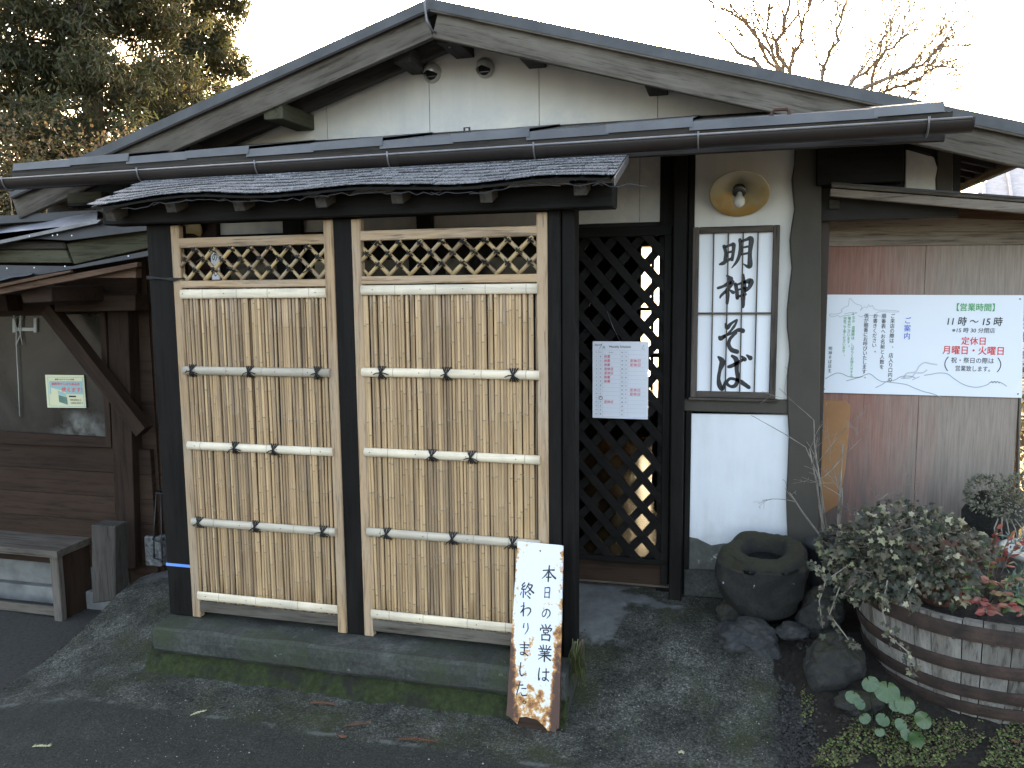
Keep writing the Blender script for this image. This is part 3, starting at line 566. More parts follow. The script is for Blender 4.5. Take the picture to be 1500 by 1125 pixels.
# snow guards on the lower eave and rusty C clamps
def guard(x, y, mat, c=.028):
    p = at(x, y, 3.33); s = c/2
    tube('snow_guard', [(p.x-s, p.y, p.z-.03), (p.x-s, p.y, p.z+s), (p.x+s, p.y, p.z+s), (p.x+s, p.y, p.z-.03)], .005, mat, house, 5, False)
guard(532, 209, M['rustiron']); guard(684, 191, M['pot'], .022)
cp = thing('clamp', 'rusty iron clamp gripping the edge of the lower roof near the gutter end', 'clamp', at(1143, 172, 3.22))
p = at(1143, 165, 3.22)
tube('frame', [(p.x-.028, p.y, p.z-.035), (p.x-.03, p.y, p.z-.004), (p.x-.022, p.y, p.z+.012), (p.x+.024, p.y, p.z+.012), (p.x+.032, p.y, p.z-.002), (p.x+.03, p.y, p.z-.02)], .0075, M['rustiron'], cp, 6)
tube('screw', [(p.x-.02, p.y-.005, p.z-.02), (p.x+.045, p.y-.005, p.z-.02)], .004, M['rustiron'], cp, 6)
# vents
for x, y in ((634, 107), (711, 100)):
    c = at(x, y, YW); r = .041; pr, f2 = [], []
    vs, fs, seg = [], [], 20; hood = [(0, 1.06), (-.012, 1.06), (-.016, 1.0), (-.032, .93), (-.05, .74), (-.060, .42), (-.063, .02)]
    for yy_, rr in hood:
        for k in range(seg): a = 2*math.pi*k/seg; vs.append((c.x+r*rr*math.cos(a), c.y+yy_, c.z+r*rr*1.08*math.sin(a)))
    for i in range(len(hood)-1):
        for k in range(seg):
            mid = 2*math.pi*(k+.5)/seg
            if i >= 3 and math.sin(mid) < -.42: continue       # downward mouth
            a = i*seg+k; b_ = i*seg+(k+1) % seg; fs.append((a, b_, b_+seg, a+seg))
    h = raw('vent_hood', vs, fs, M['steel'], house, True)
    vs = [(c.x+r*.8*math.cos(2*math.pi*k/16), c.y-.008, c.z+r*.85*math.sin(2*math.pi*k/16)) for k in range(16)]; raw('vent_mouth', vs, [tuple(range(16))], M['dark'], h)
    box('vent_slat', c.x-.022, c.x+.022, c.y-.02, c.y-.012, c.z-.022, c.z-.018, M['galv'], h, .0005)
# gutter
gut = thing('rain_gutter', 'long dark brown half round gutter along the lower eave', 'gutter', (-1.2, 3.10, 1.9))
gl, gr_ = at(0, 268, 3.10), at(1420, 180, 3.10); gl = gl+(gl-gr_)*.012; rad = .0365; vs, fs, K = [], [], 14; prs = []
for i in range(25):
    c = gl.lerp(gr_, i/24)
    for k in range(K+1): a = math.pi*k/K; prs.append((c.x, c.y+rad*math.cos(a), c.z+.010-rad*1.15*math.sin(a)))
    for k in range(K+1): a = math.pi-math.pi*k/K; prs.append((c.x, c.y+(rad-.004)*math.cos(a), c.z+.010-(rad-.004)*1.15*math.sin(a)))
m_ = 2*(K+1); fs = [(i*m_+k, (i+1)*m_+k, (i+1)*m_+(k+1) % m_, i*m_+(k+1) % m_) for i in range(24) for k in range(m_)]
raw('gutter_channel', prs, fs, M['gutter'], gut, True)
tube('gutter_bead', [gl+Vector((0, -rad, .011)), gr_+Vector((0, -rad, .011))], .0045, M['galv'], gut, 6)
for c in (gr_, gl): 
    vs = [(c.x, c.y+rad*1.05*math.cos(math.pi*k/K), c.z+.012-rad*1.2*math.sin(math.pi*k/K)) for k in range(K+1)]; prism_ = vs+[(x+.008, y, z) for x, y, z in vs]; n = K+1
    raw('end_cap', prism_, [tuple(range(n)), tuple(range(2*n-1, n-1, -1))]+[(i, i+1, i+1+n, i+n) for i in range(n-1)]+[(n-1, 0, n, 2*n-1)], M['gutter'], gut)
for x in (573, 785):
    f_ = (x-0)/1420; c = gl.lerp(gr_, (at(x, 220, 3.1).x-gl.x)/(gr_.x-gl.x))
    vs, n = [], K+1
    for dx in (-.045, .045): vs += [(c.x+dx, c.y+(rad+.0025)*math.cos(math.pi*k/K), c.z+.010-(rad+.0025)*1.15*math.sin(math.pi*k/K)) for k in range(n)]
    raw('gutter_joint', vs, [(i, i+1, i+1+n, i+n) for i in range(n-1)], M['gutter'], gut, True)
for x in (10, 208, 380, 573, 785, 1023, 1355):
    X = at(x, 220, 3.1).x; c = gl.lerp(gr_, (X-gl.x)/(gr_.x-gl.x))
    pts = [(c.x, c.y+rad+.02, c.z+.012), (c.x, c.y+rad, c.z-.002)]+[(c.x, c.y+(rad+.004)*math.cos(a), c.z+.008-(rad+.004)*1.15*math.sin(a)) for a in np.linspace(.3, 3.0, 9)]+[(c.x, c.y-rad-.006, c.z+.022)]
    tube('gutter_bracket', pts, .0035, M['galv'], gut, 5)
# cable at the ridge
tube('ridge_cable', [at(626, -40, 3.42), at(622, 5, 3.42), at(625, 30, 3.42), at(633, 45, 3.43), at(640, 48, 3.5), at(648, 50, 3.55), at(655, 60, 3.6), at(659, 70, 3.6)], .0055, M['galv'], house, 6)
# room behind the door, open to the light at its far side
room = [(-3.2, 1.2)]
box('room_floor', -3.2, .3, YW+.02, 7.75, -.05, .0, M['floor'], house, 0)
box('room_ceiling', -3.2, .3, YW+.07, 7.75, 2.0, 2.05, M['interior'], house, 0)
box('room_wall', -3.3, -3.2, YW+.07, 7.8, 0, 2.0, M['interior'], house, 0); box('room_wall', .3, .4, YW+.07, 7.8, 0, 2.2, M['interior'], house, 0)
wx0, wx1 = -.865, -.50
box('room_wall', wx0, wx1, 7.75, 7.85, 0, .22, M['interior'], house, 0)
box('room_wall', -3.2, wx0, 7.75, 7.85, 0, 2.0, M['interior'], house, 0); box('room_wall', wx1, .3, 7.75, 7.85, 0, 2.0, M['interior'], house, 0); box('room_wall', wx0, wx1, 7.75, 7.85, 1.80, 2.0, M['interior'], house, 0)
m, t, b = newmat('paper_screen'); tr = N(t, 'BsdfTranslucent'); c = ramp(t, noi(t, wcoord(t), 3, 5, .6), [(.35, (.70, .70, .68)), (.65, (.86, .88, .88))]); L(t, c, tr.inputs[0]); L(t, c, b.inputs['Base Color']); ms = N(t, 'MixShader', _0=.7)
L(t, b.outputs[0], ms.inputs[1]); L(t, tr.outputs[0], ms.inputs[2]); L(t, ms.outputs[0], t.nodes['Material Output'].inputs[0]); M['shoji'] = m
far = box('window', wx0, wx1, 7.74, 7.78, 1.20, 1.23, wood('brown'), house)
for a, b_ in ((wx0, -.745), (-.72, wx1)): box('pane', a, b_, 7.77, 7.774, .22, 1.8, M['shoji'], far, 0)
for X in (wx0, -.745, wx1-.02): box('window_bar', X, X+.025, 7.74, 7.775, .22, 1.8, wood('brown'), far)
box('window_bar', wx0, wx1, 7.735, 7.775, .76, .80, wood('brown'), far)
tb = thing('dining_table', 'dark low dining table seen through the lattice door', 'table', (-.75, 5.9, 0))
box('tabletop', -1.25, -.45, 5.6, 6.2, .60, .64, M['floor'], tb)
for X in (-1.2, -.5):
    for Y in (5.65, 6.15): box('leg', X-.025, X+.025, Y-.025, Y+.025, 0, .60, wood('brown'), tb)
# lattice door
door = box('lattice_door', -.735, -.262, YW-.012, YW-.004, -.004, .012, wood('grey'), house, .001)
dx0, dx1, dz0, dz1, dy = -.735, -.270, .115, 1.695, YW-.045
for a in ((dx0, dx0+.02, dz0-.06, dz1), (dx1-.035, dx1, dz0-.09, dz1)): box('stile', a[0], a[1], dy, dy+.035, a[2], a[3], wood('black'), door)
box('stile', dx0, dx1, dy-.003, dy+.035, dz1-.045, dz1, wood('black'), door); box('stile', dx0, dx1, dy-.002, dy+.035, dz0, dz0+.028, wood('black'), door)
box('kick_board', dx0+.01, dx1-.01, dy+.02, dy+.032, .01, dz0, wood('brown'), door)
def clip(pts, x0, x1, z0, z1):
    for ax, s, lim in ((0, 1, x0), (0, -1, x1), (1, 1, z0), (1, -1, z1)):
        out = []
        for i in range(len(pts)):
            a, b_ = pts[i-1], pts[i]; ia, ib = s*(a[ax]-lim) >= 0, s*(b_[ax]-lim) >= 0
            if ia != ib: tt = (lim-a[ax])/(b_[ax]-a[ax]); out.append((a[0]+(b_[0]-a[0])*tt, a[1]+(b_[1]-a[1])*tt))
            if ib: out.append(b_)
        pts = out
        if not pts: return None
    return pts
an = R(49)
for s_, yy0 in ((1, dy+.002), (-1, dy+.020)):
    k = -14
    while k < 20:
        x = dx0+k*.123+(.05 if s_ > 0 else .02); w = .018+.001*rng.random(); c_, q = math.cos(an), math.sin(an)
        nxv, nzv = q*s_, c_          # normal
        A = (x, dz1+.02); B = (x+s_*(dz1-dz0+.1)/math.tan(an), dz0-.08)
        pts = clip([(A[0]+nxv*w, A[1]+nzv*w), (A[0]-nxv*w, A[1]-nzv*w), (B[0]-nxv*w, B[1]-nzv*w), (B[0]+nxv*w, B[1]+nzv*w)], dx0+.02, dx1-.035, dz0+.02, dz1-.03)
        if pts and len(pts) > 2: prism('slat', [(a, yy0, b_) for a, b_ in pts], .0095, wood('black')('x'), door)
        k += 1
tube('string', [(-.50, dy-.008, 1.173), (-.535, dy-.004, 1.24), (-.56, dy-.008, 1.31)], .0012, M['galv'], door, 4)
tube('string', [(-.50, dy-.008, 1.173), (-.455, dy-.008, 1.173)], .0012, M['galv'], door, 4)

# ------------------------------------------------------------ canopy over the screens
YS = 2.94
can = thing('screen_canopy', 'small black timber canopy with sagging grey shingles over the bamboo screens', 'canopy', (-1.5, YS, 0))
box('post', -2.385, -2.262, YS, YS+.10, .002, 1.70, wood('black'), can, .004)
box('post', -1.522, -1.438, YS, YS+.09, .002, 1.70, wood('black'), can, .004)
box('post', -.662, -.612, YS, YS+.09, -.02, 1.71, wood('black'), can, .004); box('post', -.609, -.560, YS+.006, YS+.095, -.06, 1.71, wood('black'), can, .004)
box('beam', -2.545, -.412, YS-.06, YS+.05, 1.700, 1.782, wood('black'), can, .004)
box('beam', -2.50, -.45, YS+.25, YS+.33, 1.74, 1.82, wood('black'), can, .004)
CY0, CY1 = 2.745, 3.11; CX0, CX1 = -2.50, -.392
def cz(X, Y):
    f_ = (Y-CY0)/(CY1-CY0); z = 1.782+.125*f_
    z += (.007*math.sin(X*9+1)+.008*nz(X, 0, 0, 3.2))*(1-f_)**1.2*1.2; z += -.016*math.exp(-((X-CX0)/.16)**2)*(1-f_); return z
for x in (160, 250, 350, 470, 582, 712, 850):
    X = at(x, 290, CY0+.06).x; bar('rafter', (X, CY0+.055, cz(X, CY0)-.034), (X, CY1+.05, cz(X, CY1)-.030), .045, .042, wood('greydark'), can)
nd = 40; vs = []
for j in (0, 1):
    for i in range(nd+1):
        X = CX0+.01+(CX1-CX0-.02)*i/nd
        for s_ in (0, 1): Y = (CY0+.012, CY1)[s_]; vs.append((X, Y, cz(X, Y)-.004-.008*j))
fs = [(2*i, 2*i+1, 2*i+3, 2*i+2) for i in range(nd)]+[(2*(nd+1)+2*i, 2*(nd+1)+2*i+2, 2*(nd+1)+2*i+3, 2*(nd+1)+2*i+1) for i in range(nd)]+[(2*i, 2*i+2, 2*(nd+1)+2*i+2, 2*(nd+1)+2*i) for i in range(nd)]
raw('roof_deck', vs, fs, wood('black')('x'), can)
def shingle_mat():
    m, t, b = newmat('asphalt_shingle'); v = coord(t, (1, 1, 1), 9); n = noi(t, v, 190, 4, .85); n2 = noi(t, v, 14, 4)
    c = ramp(t, n, [(.40, (.022, .023, .025)), (.5, (.095, .098, .103)), (.60, (.34, .345, .36))]); c = mix(t, 1.0, c, ramp(t, n2, [(.3, g(.7)), (.7, g(1.1))]), 'MULTIPLY'); c = scaled(t, c, .8, 1.15)
    L(t, c, b.inputs['Base Color']); b.inputs['Roughness'].default_value = .9; bump(t, b, n, .8, .003); return m
M['shingle'] = shingle_mat()
rows = 7
for r in range(rows):      # separate tabs, course over course
    y0 = CY0+(CY1-CY0)*r/rows-.002; y1 = y0+(CY1-CY0)/rows+.03; X = CX0-(r % 2)*.05+.03*rng.random()
    while X < CX1:
        w = .082+.012*rng.random(); a, b_ = max(X, CX0), min(X+w-.0035, CX1)
        if b_-a > .01:
            q = 3; vs = []; lift = .0075+.003*rng.random()+(.004*abs(nz(X, 3, 3, 4)) if r == 0 else 0); dy_ = .006*rng.random()
            for i in range(q+1):
                x_ = a+(b_-a)*i/q
                for (yy_, u) in ((y0+dy_, lift), (min(y1, CY1), .0015)):
                    vs.append((x_, yy_, cz(x_, yy_)+u+.003+.0012*(rows-r)*0)); vs.append((x_, yy_, cz(x_, yy_)+u-.0005))
            fs = []
            for i in range(q): k = 4*i; fs += [(k, k+4, k+6, k+2), (k+1, k+3, k+7, k+5), (k, k+1, k+5, k+4)]
            fs += [(0, 2, 3, 1), (4*q, 4*q+1, 4*q+3, 4*q+2)]
            raw('shingle', vs, fs, M['shingle'], can)
        X += w
bar('edge_strip', (CX1+.004, CY0, cz(CX1, CY0)-.012), (CX1+.004, CY1, cz(CX1, CY1)-.012), .004, .03, M['galv'], can)
for i in range(14):     # torn felt and wire under the shingle edge
    X = CX0+.15+i*.145; pts = [(X+.03*k, CY0+.02+.01*rng.random(), cz(X+.03*k, CY0)-.012-.014*rng.random()) for k in range(7)]
    tube('felt_strand', pts, .0022, M['pot'], can, 4)

# ------------------------------------------------------------ bamboo screens
Hc = 1.36; CANES = []
def cane_mesh(seed, h, r, step=(.13, .24), seg=8):
    q = random.Random(seed); z, zs = 0, []; nodes = []
    z = q.uniform(.02, .15)
    while z < h: nodes.append(z); z += q.uniform(*step)
    pts, rad, att = [], [], []
    def put(z_, r_, a_): pts.append((.0022*math.sin(z_*3+seed)+.001*math.sin(z_*11+seed), 0, z_)); rad.append(r_); att.append(a_)
    put(0, r*1.03, 0)
    for n in nodes:
        if n < .01 or n > h-.01: continue
        put(n-.006, r*.97, 0); put(n-.0015, r*1.13, .1); put(n, r*1.15, .85); put(n+.0025, r*.98, .9); put(n+.005, r*.97, 0)
    put(h, r*.93, 0)
    vs, fs = tube_data(pts, rad, seg); me = bpy.data.meshes.new('bamboo_cane'); me.from_pydata(vs, [], fs)
    at_ = me.attributes.new('node', 'FLOAT', 'POINT'); vals = []
    for a in att: vals += [a]*seg
    at_.data.foreach_set('value', vals); me.polygons.foreach_set('use_smooth', [len(p.vertices) == 4 for p in me.polygons]); me.materials.append(M['cane']); me.update(); return me
def mesh_at(name, me, loc, parent, rot=(0, 0, 0), sc=(1, 1, 1)):
    o = bpy.data.objects.new(name, me); link(o, parent, loc); o.rotation_euler = rot; o.scale = sc; return o
CANES = [cane_mesh(i, Hc, .0066) for i in range(16)]
def rail_mesh(w, r, flat, seed):      # split bamboo rail lying along x
    q = random.Random(seed); xs = [0]; x = q.uniform(.06, .15); nodes = []
    while x < w-.02: nodes.append(x); x += q.uniform(.14, .21)
    prof = []
    for n in nodes: prof += [(n-.005, 1.0, 0), (n-.002, 1.06, .0), (n-.0012, 1.0, .55), (n+.0012, 1.0, .55), (n+.002, 1.05, 0), (n+.005, .99, 0)]
    prof = [(0, 1, 0)]+prof+[(w, .98, 0)]; K_ = 8; vs, fs, att = [], [], []
    for x, s, a in prof:
        for k in range(K_+1):
            an_ = math.pi*k/K_; vs.append((x, -math.sin(an_)*r*flat*s, math.cos(an_)*r*s)); att.append(a)
    n_ = K_+1
    for i in range(len(prof)-1):
        fs += [(i*n_+k, i*n_+k+1, (i+1)*n_+k+1, (i+1)*n_+k) for k in range(K_)]+[(i*n_+K_, i*n_, (i+1)*n_, (i+1)*n_+K_)]
    fs += [tuple(range(n_)), tuple((len(prof)-1)*n_+k for k in reversed(range(n_)))]
    me = bpy.data.meshes.new('rail'); me.from_pydata(vs, [], fs); me.attributes.new('node', 'FLOAT', 'POINT').data.foreach_set('value', att)
    me.polygons.foreach_set('use_smooth', [len(p.vertices) == 4 for p in me.polygons]); me.materials.append(M['rail']); me.update(); return me
def knot(x, y, z, parent, seed):
    q = random.Random(seed); mb = MB(); r = .0028; h = .017+.003*q.random()
    for s in (-1, 1):
        mb.tube([(x-s*.016, y+.004, z-h-.006), (x-s*.010, y-.006, z-h*.7), (x, y-.013, z+.001*s), (x+s*.010, y-.006, z+h*.7), (x+s*.016, y+.004, z+h+.006)], r, 5)
        mb.tube([(x-s*.004, y+.003, z-h-.006), (x-s*.003, y-.010, z-h*.6), (x+s*.002, y-.014, z), (x+s*.004, y-.010, z+h*.6), (x+s*.005, y+.003, z+h+.006)], r, 5)
        a = q.uniform(.2, .9); ln = q.uniform(.022, .034)
        mb.tube([(x, y-.014, z), (x+s*ln*.5, y-.021, z-.006+ln*.5*(.6-a)), (x+s*ln, y-.012, z-ln*a)], [.0028, .0024, .0018], 5)
    vs = [(x+.006*math.cos(a)*b_, y-.014+.005*c_, z+.006*math.sin(a)*b_) for b_, c_ in ((.5, -1), (1, 0), (.5, 1)) for a in [2*math.pi*k/7 for k in range(7)]]
    mb.add(vs, [(i*7+k, i*7+(k+1) % 7, (i+1)*7+(k+1) % 7, (i+1)*7+k) for i in range(2) for k in range(7)]+[tuple(range(7))]); return mb.build('rope_knot', M['rope'], parent, True)
def screen(label, X0, X1, px, kx, seed, corner):
    q = random.Random(seed); s = thing('bamboo_screen', label, 'bamboo screen', ((X0+X1)/2, YS, .0), 'bamboo screens under the canopy')
    y0 = YS-.012; sw = .032; W_ = X1-X0
    lz = at(px[0], 500, y0); zt = 1.700
    bar('stile', (X0+sw/2, y0+.02, .004), (X0+sw/2, y0+.02, zt-.006), .04, sw, wood('raw'), s, .003); bar('stile', (X1-sw/2, y0+.02, .004), (X1-sw/2, y0+.02, zt-.006), .04, sw, wood('raw'), s, .003)
    a, b_ = X0+sw, X1-sw; cx = px[1]
    Z = lambda y: at(cx, y, y0).z
    zz = [Z(v) for v in px[2]]     # top rail top/bottom, lower lattice rail top/bottom, five bamboo rails (centres), foot rail top/bottom
    box('cross_rail', a, b_, y0+.004, y0+.036, zz[1], zz[0], wood('raw'), s, .003)
    box('cross_rail', a, b_, y0+.003, y0+.035, zz[3], zz[2], wood('raw'), s, .003)
    box('cross_rail', a, b_, y0+.006, y0+.036, zz[10], zz[9], wood('grey'), s, .003)
    top = zz[3]-.002; bot = zz[9]
    n = 50 if W_ < .75 else 57
    for lay in (1, 0):
        for i in range(n):
            x = a+.009+(b_-a-.018)*(i+.5*lay)/n+q.uniform(-.0024, .0024)
            if lay and q.random() < .12: continue
            me = q.choice(CANES); rs = q.choice((.84, .9, .94, .98, 1.0, 1.04, 1.10)) if not lay else q.uniform(.62, .85); h = (top-bot-.004)/Hc
            mesh_at('bamboo_cane', me, (x, y0+.0125+.0145*lay+q.uniform(-.002, .002), bot+.002), s, (q.uniform(-.001, .001), q.uniform(-.0055, .0055), q.uniform(0, 6)), (rs, rs, h))
    for i, yv in enumerate(range(4, 9)):
        r = .0195 if i in (0, 4) else .0185; flat = .42 if i in (0, 4) else .75
        me = rail_mesh(b_-a+(.0 if i in (0, 4) else .012), r, flat, seed*10+i)
        zc = zz[yv]; ro = mesh_at('bamboo_rail', me, (a-(.0 if i in (0, 4) else .006), y0+.002, zc), s, (0, 0, 0))
        if i in (0, 4, 1, 2, 3):
            for t_ in (.06, .33, .62, .90): 
                xx = a+(b_-a)*(t_+q.uniform(-.04, .04)); rr = r*flat
                raw('nail', [(xx+.0022*math.cos(k*math.pi/3), y0+.001-rr, zc+.0022*math.sin(k*math.pi/3)+.002) for k in range(6)], [tuple(range(6))], M['rope'], s)
    for k, xs_ in enumerate(kx):
        for x in xs_: knot(at(x, px[2][5+k], y0).x, y0-.004, zz[5+k], s, x)
    # lattice of thin bamboo with ties
    lx0, lx1, lz0, lz1 = a, b_, zz[2], zz[1]; H_ = lz1-lz0; pitch = .0885; r = .0082
    ang = R(44); run = H_/math.tan(ang)
    for sgn, yy_ in ((1, y0+.012), (-1, y0+.024)):
        k = -4
        while k < 14:
            x = lx0+k*pitch*.98+(.026 if sgn > 0 else .03); P0 = (x, lz0); P1 = (x+sgn*run, lz1)
            ln = clip([P0, P1, (P1[0], P1[1]+1e-6), (P0[0], P0[1]+1e-6)], lx0, lx1, lz0, lz1)
            if ln:
                A = min(ln); B = max(ln)
                if B[0]-A[0] > .02:
                    n_ = max(2, int((B[0]-A[0])/.02)); nk = [q.random() < .12 for _ in range(n_+1)]; rr_ = r*q.uniform(.8, 1.1)
                    pts = [(A[0]+(B[0]-A[0])*j/n_, yy_, A[1]+(B[1]-A[1])*j/n_) for j in range(n_+1)]
                    o = MB().tube(pts, [rr_*(1.16 if z_ else 1) for z_ in nk], 8).build('lattice_cane', M['lat'], s, True)
            k += 1
    A_ = [lx0+k*pitch*.98+.026 for k in range(-4, 14)]; B_ = [lx0+k*pitch*.98+.03 for k in range(-4, 18)]
    for xa in A_:
        for xb in B_:
            z = (xb-xa)/2*math.tan(ang)
            if not .006 < z < H_-.006: continue
            x2 = xa+z/math.tan(ang); z += lz0
            if not lx0+.01 < x2 < lx1-.01: continue
            mb = MB()
            for w_ in range(4):
                d = q.uniform(-.005, .005); e = 1 if w_ % 2 else -1; mb.tube([(x2-.013*e, y0+.020, z-.011+d), (x2-.006*e, y0+.002, z-.005+d), (x2+.006*e, y0+.001, z+.005+d), (x2+.013*e, y0+.020, z+.011-d)], .0024, 4)
            if q.random() < .6:
                mb.tube([(x2, y0+.000, z), (x2+q.uniform(-.02, .02), y0-.008, z+q.uniform(-.004, .014)), (x2+q.uniform(-.035, .035), y0, z-q.uniform(.0, .02))], .002, 4)
            mb.build('lattice_tie', M['rope'], s, True)
    return s
sL = screen('narrower bamboo screen between the two left black posts, farther from the door', -2.257, -1.524, (265, 375, (345.5, 360, 410, 421, 430, 544.5, 657, 771, 881, 890, 906)), [(283, 367, 466), (346, 403), (294, 376, 474)], 3, 0)
sR = screen('wider bamboo screen right of the middle post, beside the rusty sign board', -1.436, -.664, (535, 660, (334, 349, 403, 415, 424, 547.5, 668, 788, 911, 920, 938)), [(560, 655, 753), (634, 691), (568, 664, 752)], 11, 1)
# tape and rope round the first post
z_ = at(255, 827, YS).z; tag(raw('blue_tape', *(lambda x0, x1, y0, y1, z0, z1: ([(x0, y0, z0), (x1, y0, z0), (x1, y1, z0), (x0, y1, z0), (x0, y0, z1), (x1, y0, z1), (x1, y1, z1), (x0, y1, z1)], [(0, 1, 5, 4), (1, 2, 6, 5), (2, 3, 7, 6), (3, 0, 4, 7)]))(-2.387, -2.260, YS-.002, YS+.102, z_-.007, z_+.006), M['blue']), 'strip of blue tape round the foot of the leftmost black post', 'tape')
z_ = at(240, 408, YS).z; mb = MB()
for k in range(3): 
    d = .005*k; mb.tube([(-2.392, YS+.05, z_+d), (-2.389, YS-.006, z_+d), (-2.262, YS-.006, z_-d*.8), (-2.256, YS-.016, z_-d), (-2.222, YS-.016, z_-.002), (-2.218, YS+.03, z_)], .0032, 5)
tag(mb.build('rope', M['rope'], None, True), 'black rope tying the left screen to the leftmost post', 'rope')

# ------------------------------------------------------------ signs and lamps
sg = thing('shop_sign', 'framed white vertical sign with large black brush writing behind thin bars', 'sign', at(1078, 455, YW))
fo = [at(x, y, YW-.035) for x, y in ((1015, 333), (1143, 328), (1139, 585), (1011, 580))]; x0, x1 = fo[0].x, fo[1].x; zt, zb = fo[0].z, fo[2].z; fy = YW-.036; fw_ = .028
box('frame', x0, x0+fw_, fy, fy+.034, zb, zt, wood('frame'), sg); box('frame', x1-fw_, x1, fy, fy+.034, zb, zt, wood('frame'), sg)
box('frame', x0+fw_, x1-fw_, fy+.001, fy+.034, zt-fw_, zt, wood('frame'), sg); box('frame', x0+fw_, x1-fw_, fy+.001, fy+.034, zb, zb+fw_, wood('frame'), sg)
box('ledge', x0-.008, x1+.012, fy-.008, fy+.03, zb-.012, zb-.001, wood('frame'), sg)
pn = box('panel', x0+.01, x1-.01, fy+.024, fy+.030, zb+.01, zt-.01, M['signwhite'], sg, .001)
iw, ih = x1-x0-2*fw_, zt-zb-2*fw_; x_in, z_in = x0+fw_, zt-fw_
for k in range(4): X = x_in+iw*(k+1)/5-.0; box('bar', X-.0028, X+.0028, fy+.008, fy+.018, zb+fw_, zt-fw_, wood('frame'), sg, .0008)
zc = at(1078, 459, fy).z; box('bar', x_in, x1-fw_, fy+.006, fy+.020, zc-.004, zc+.004, wood('frame'), sg, .0008)
wr = Writer((x0, fy+.024, zt), (1, 0, 0), (0, 0, -1), .0008); pxw = (x1-x0)/128; pxh = (zt-zb)/250
# characters placed as in the photograph (583 x 1125 view of the sign: frame 18..555 by 42..1090)
def put_big(c, u0, v0, u1, v1): 
    sx_, sz_ = (x1-x0)/530, (zt-zb)/1045
    wr.brush('print', BR[c], (u0-14)*sx_, (v0-44)*sz_, (u1-u0)*sx_, (v1-v0)*sz_, 1.12)
put_big('明', 180, 112, 388, 300); put_big('神', 168, 330, 390, 528); put_big('そ', 184, 600, 366, 808); put_big('ば', 182, 824, 398, 1040)
wr.build(pn, 'brush_writing')

def rusted():
    m, t, b = newmat('rusted_enamel'); tc = N(t, 'TexCoord'); v = tc.outputs['Object']; sx = N(t, 'SeparateXYZ'); L(t, v, sx.inputs[0])
    n = noi(t, v, 22, 7, .72); n1 = noi(t, v, 7, 5, .6)
    ab = N(t, 'Math', operation='ABSOLUTE'); L(t, sx.outputs[0], ab.inputs[0])
    e = N(t, 'MapRange'); e.inputs[1].default_value = .066; e.inputs[2].default_value = .088; e.inputs[3].default_value = 0; e.inputs[4].default_value = .34; L(t, ab.outputs[0], e.inputs[0])
    bt = N(t, 'MapRange'); bt.inputs[1].default_value = -.10; bt.inputs[2].default_value = -.30; bt.inputs[3].default_value = 0; bt.inputs[4].default_value = .20; L(t, sx.outputs[2], bt.inputs[0])
    tp = N(t, 'MapRange'); tp.inputs[1].default_value = .1; tp.inputs[2].default_value = -.1; tp.inputs[3].default_value = .25; tp.inputs[4].default_value = 1; L(t, sx.outputs[2], tp.inputs[0])
    ee = N(t, 'Math', operation='MULTIPLY'); L(t, e.outputs[0], ee.inputs[0]); L(t, tp.outputs[0], ee.inputs[1])
    s1 = N(t, 'Math', operation='ADD'); L(t, ee.outputs[0], s1.inputs[0]); L(t, bt.outputs[0], s1.inputs[1])
    s2 = N(t, 'Math', operation='ADD'); L(t, s1.outputs[0], s2.inputs[0]); L(t, n, s2.inputs[1]); s3 = N(t, 'Math', operation='MULTIPLY_ADD', _1=.35); L(t, n1, s3.inputs[0]); L(t, s2.outputs[0], s3.inputs[2])
    c = ramp(t, s3.outputs[0], [(.765, (.68, .72, .80)), (.80, (.66, .46, .26)), (.85, (.46, .20, .055)), (.94, (.17, .065, .027)), (1.0, (.07, .03, .02))])
    L(t, c, b.inputs['Base Color']); b.inputs['Roughness'].default_value = .5; bump(t, b, s3.outputs[0], .5, .004); return m
M['rusted'] = rusted()
cs = thing('closed_sign', 'rust eaten white board with handwritten black characters leaning on the post', 'sign board', atz(780, 1070, -.2))
A0, A1 = atz(741, 1062, gz(-.77, 2.72)), atz(815, 1074, gz(-.6, 2.73)); B0, B1 = at(758, 793, 2.905), at(822, 797, 2.905)
org = (A0+A1+B0+B1)/4; ux = ((A1-A0)+(B1-B0)); ux.normalize(); wz = ((A0-B0)+(A1-B1)).normalized(); nn = wz.cross(ux).normalized(); nn = nn if nn.y < 0 else -nn
Hh = ((B0+B1)/2-(A0+A1)/2).length; Wt, Wb = (B1-B0).length, (A1-A0).length
edge = [(-Wt/2, Hh/2), (Wt/2, Hh/2-.003)]
for k in range(1, 12): f_ = k/12; edge.append((Wt/2+(Wb-Wt)/2*f_+.003*nz(k, 1, 1, 1.3)*f_, Hh/2-Hh*f_))
edge += [(Wb/2-.002, -Hh/2), (Wb/2-.035, -Hh/2+.004), (Wb/2-.05, -Hh/2+.02), (Wb/2-.075, -Hh/2+.036), (-.02, -Hh/2+.042), (-.045, -Hh/2+.036), (-.052, -Hh/2+.012), (-.060, -Hh/2+.016), (-Wb/2+.012, -Hh/2+.034), (-Wb/2, -Hh/2+.036)]
for k in range(11, 0, -1): f_ = k/12; edge.append((-Wt/2-(Wb-Wt)/2*f_+.003*nz(k, 7, 1, 1.3)*f_, Hh/2-Hh*f_))
Mx = Matrix((ux, -nn, -wz)).transposed()        # local x, y (back), z (up)
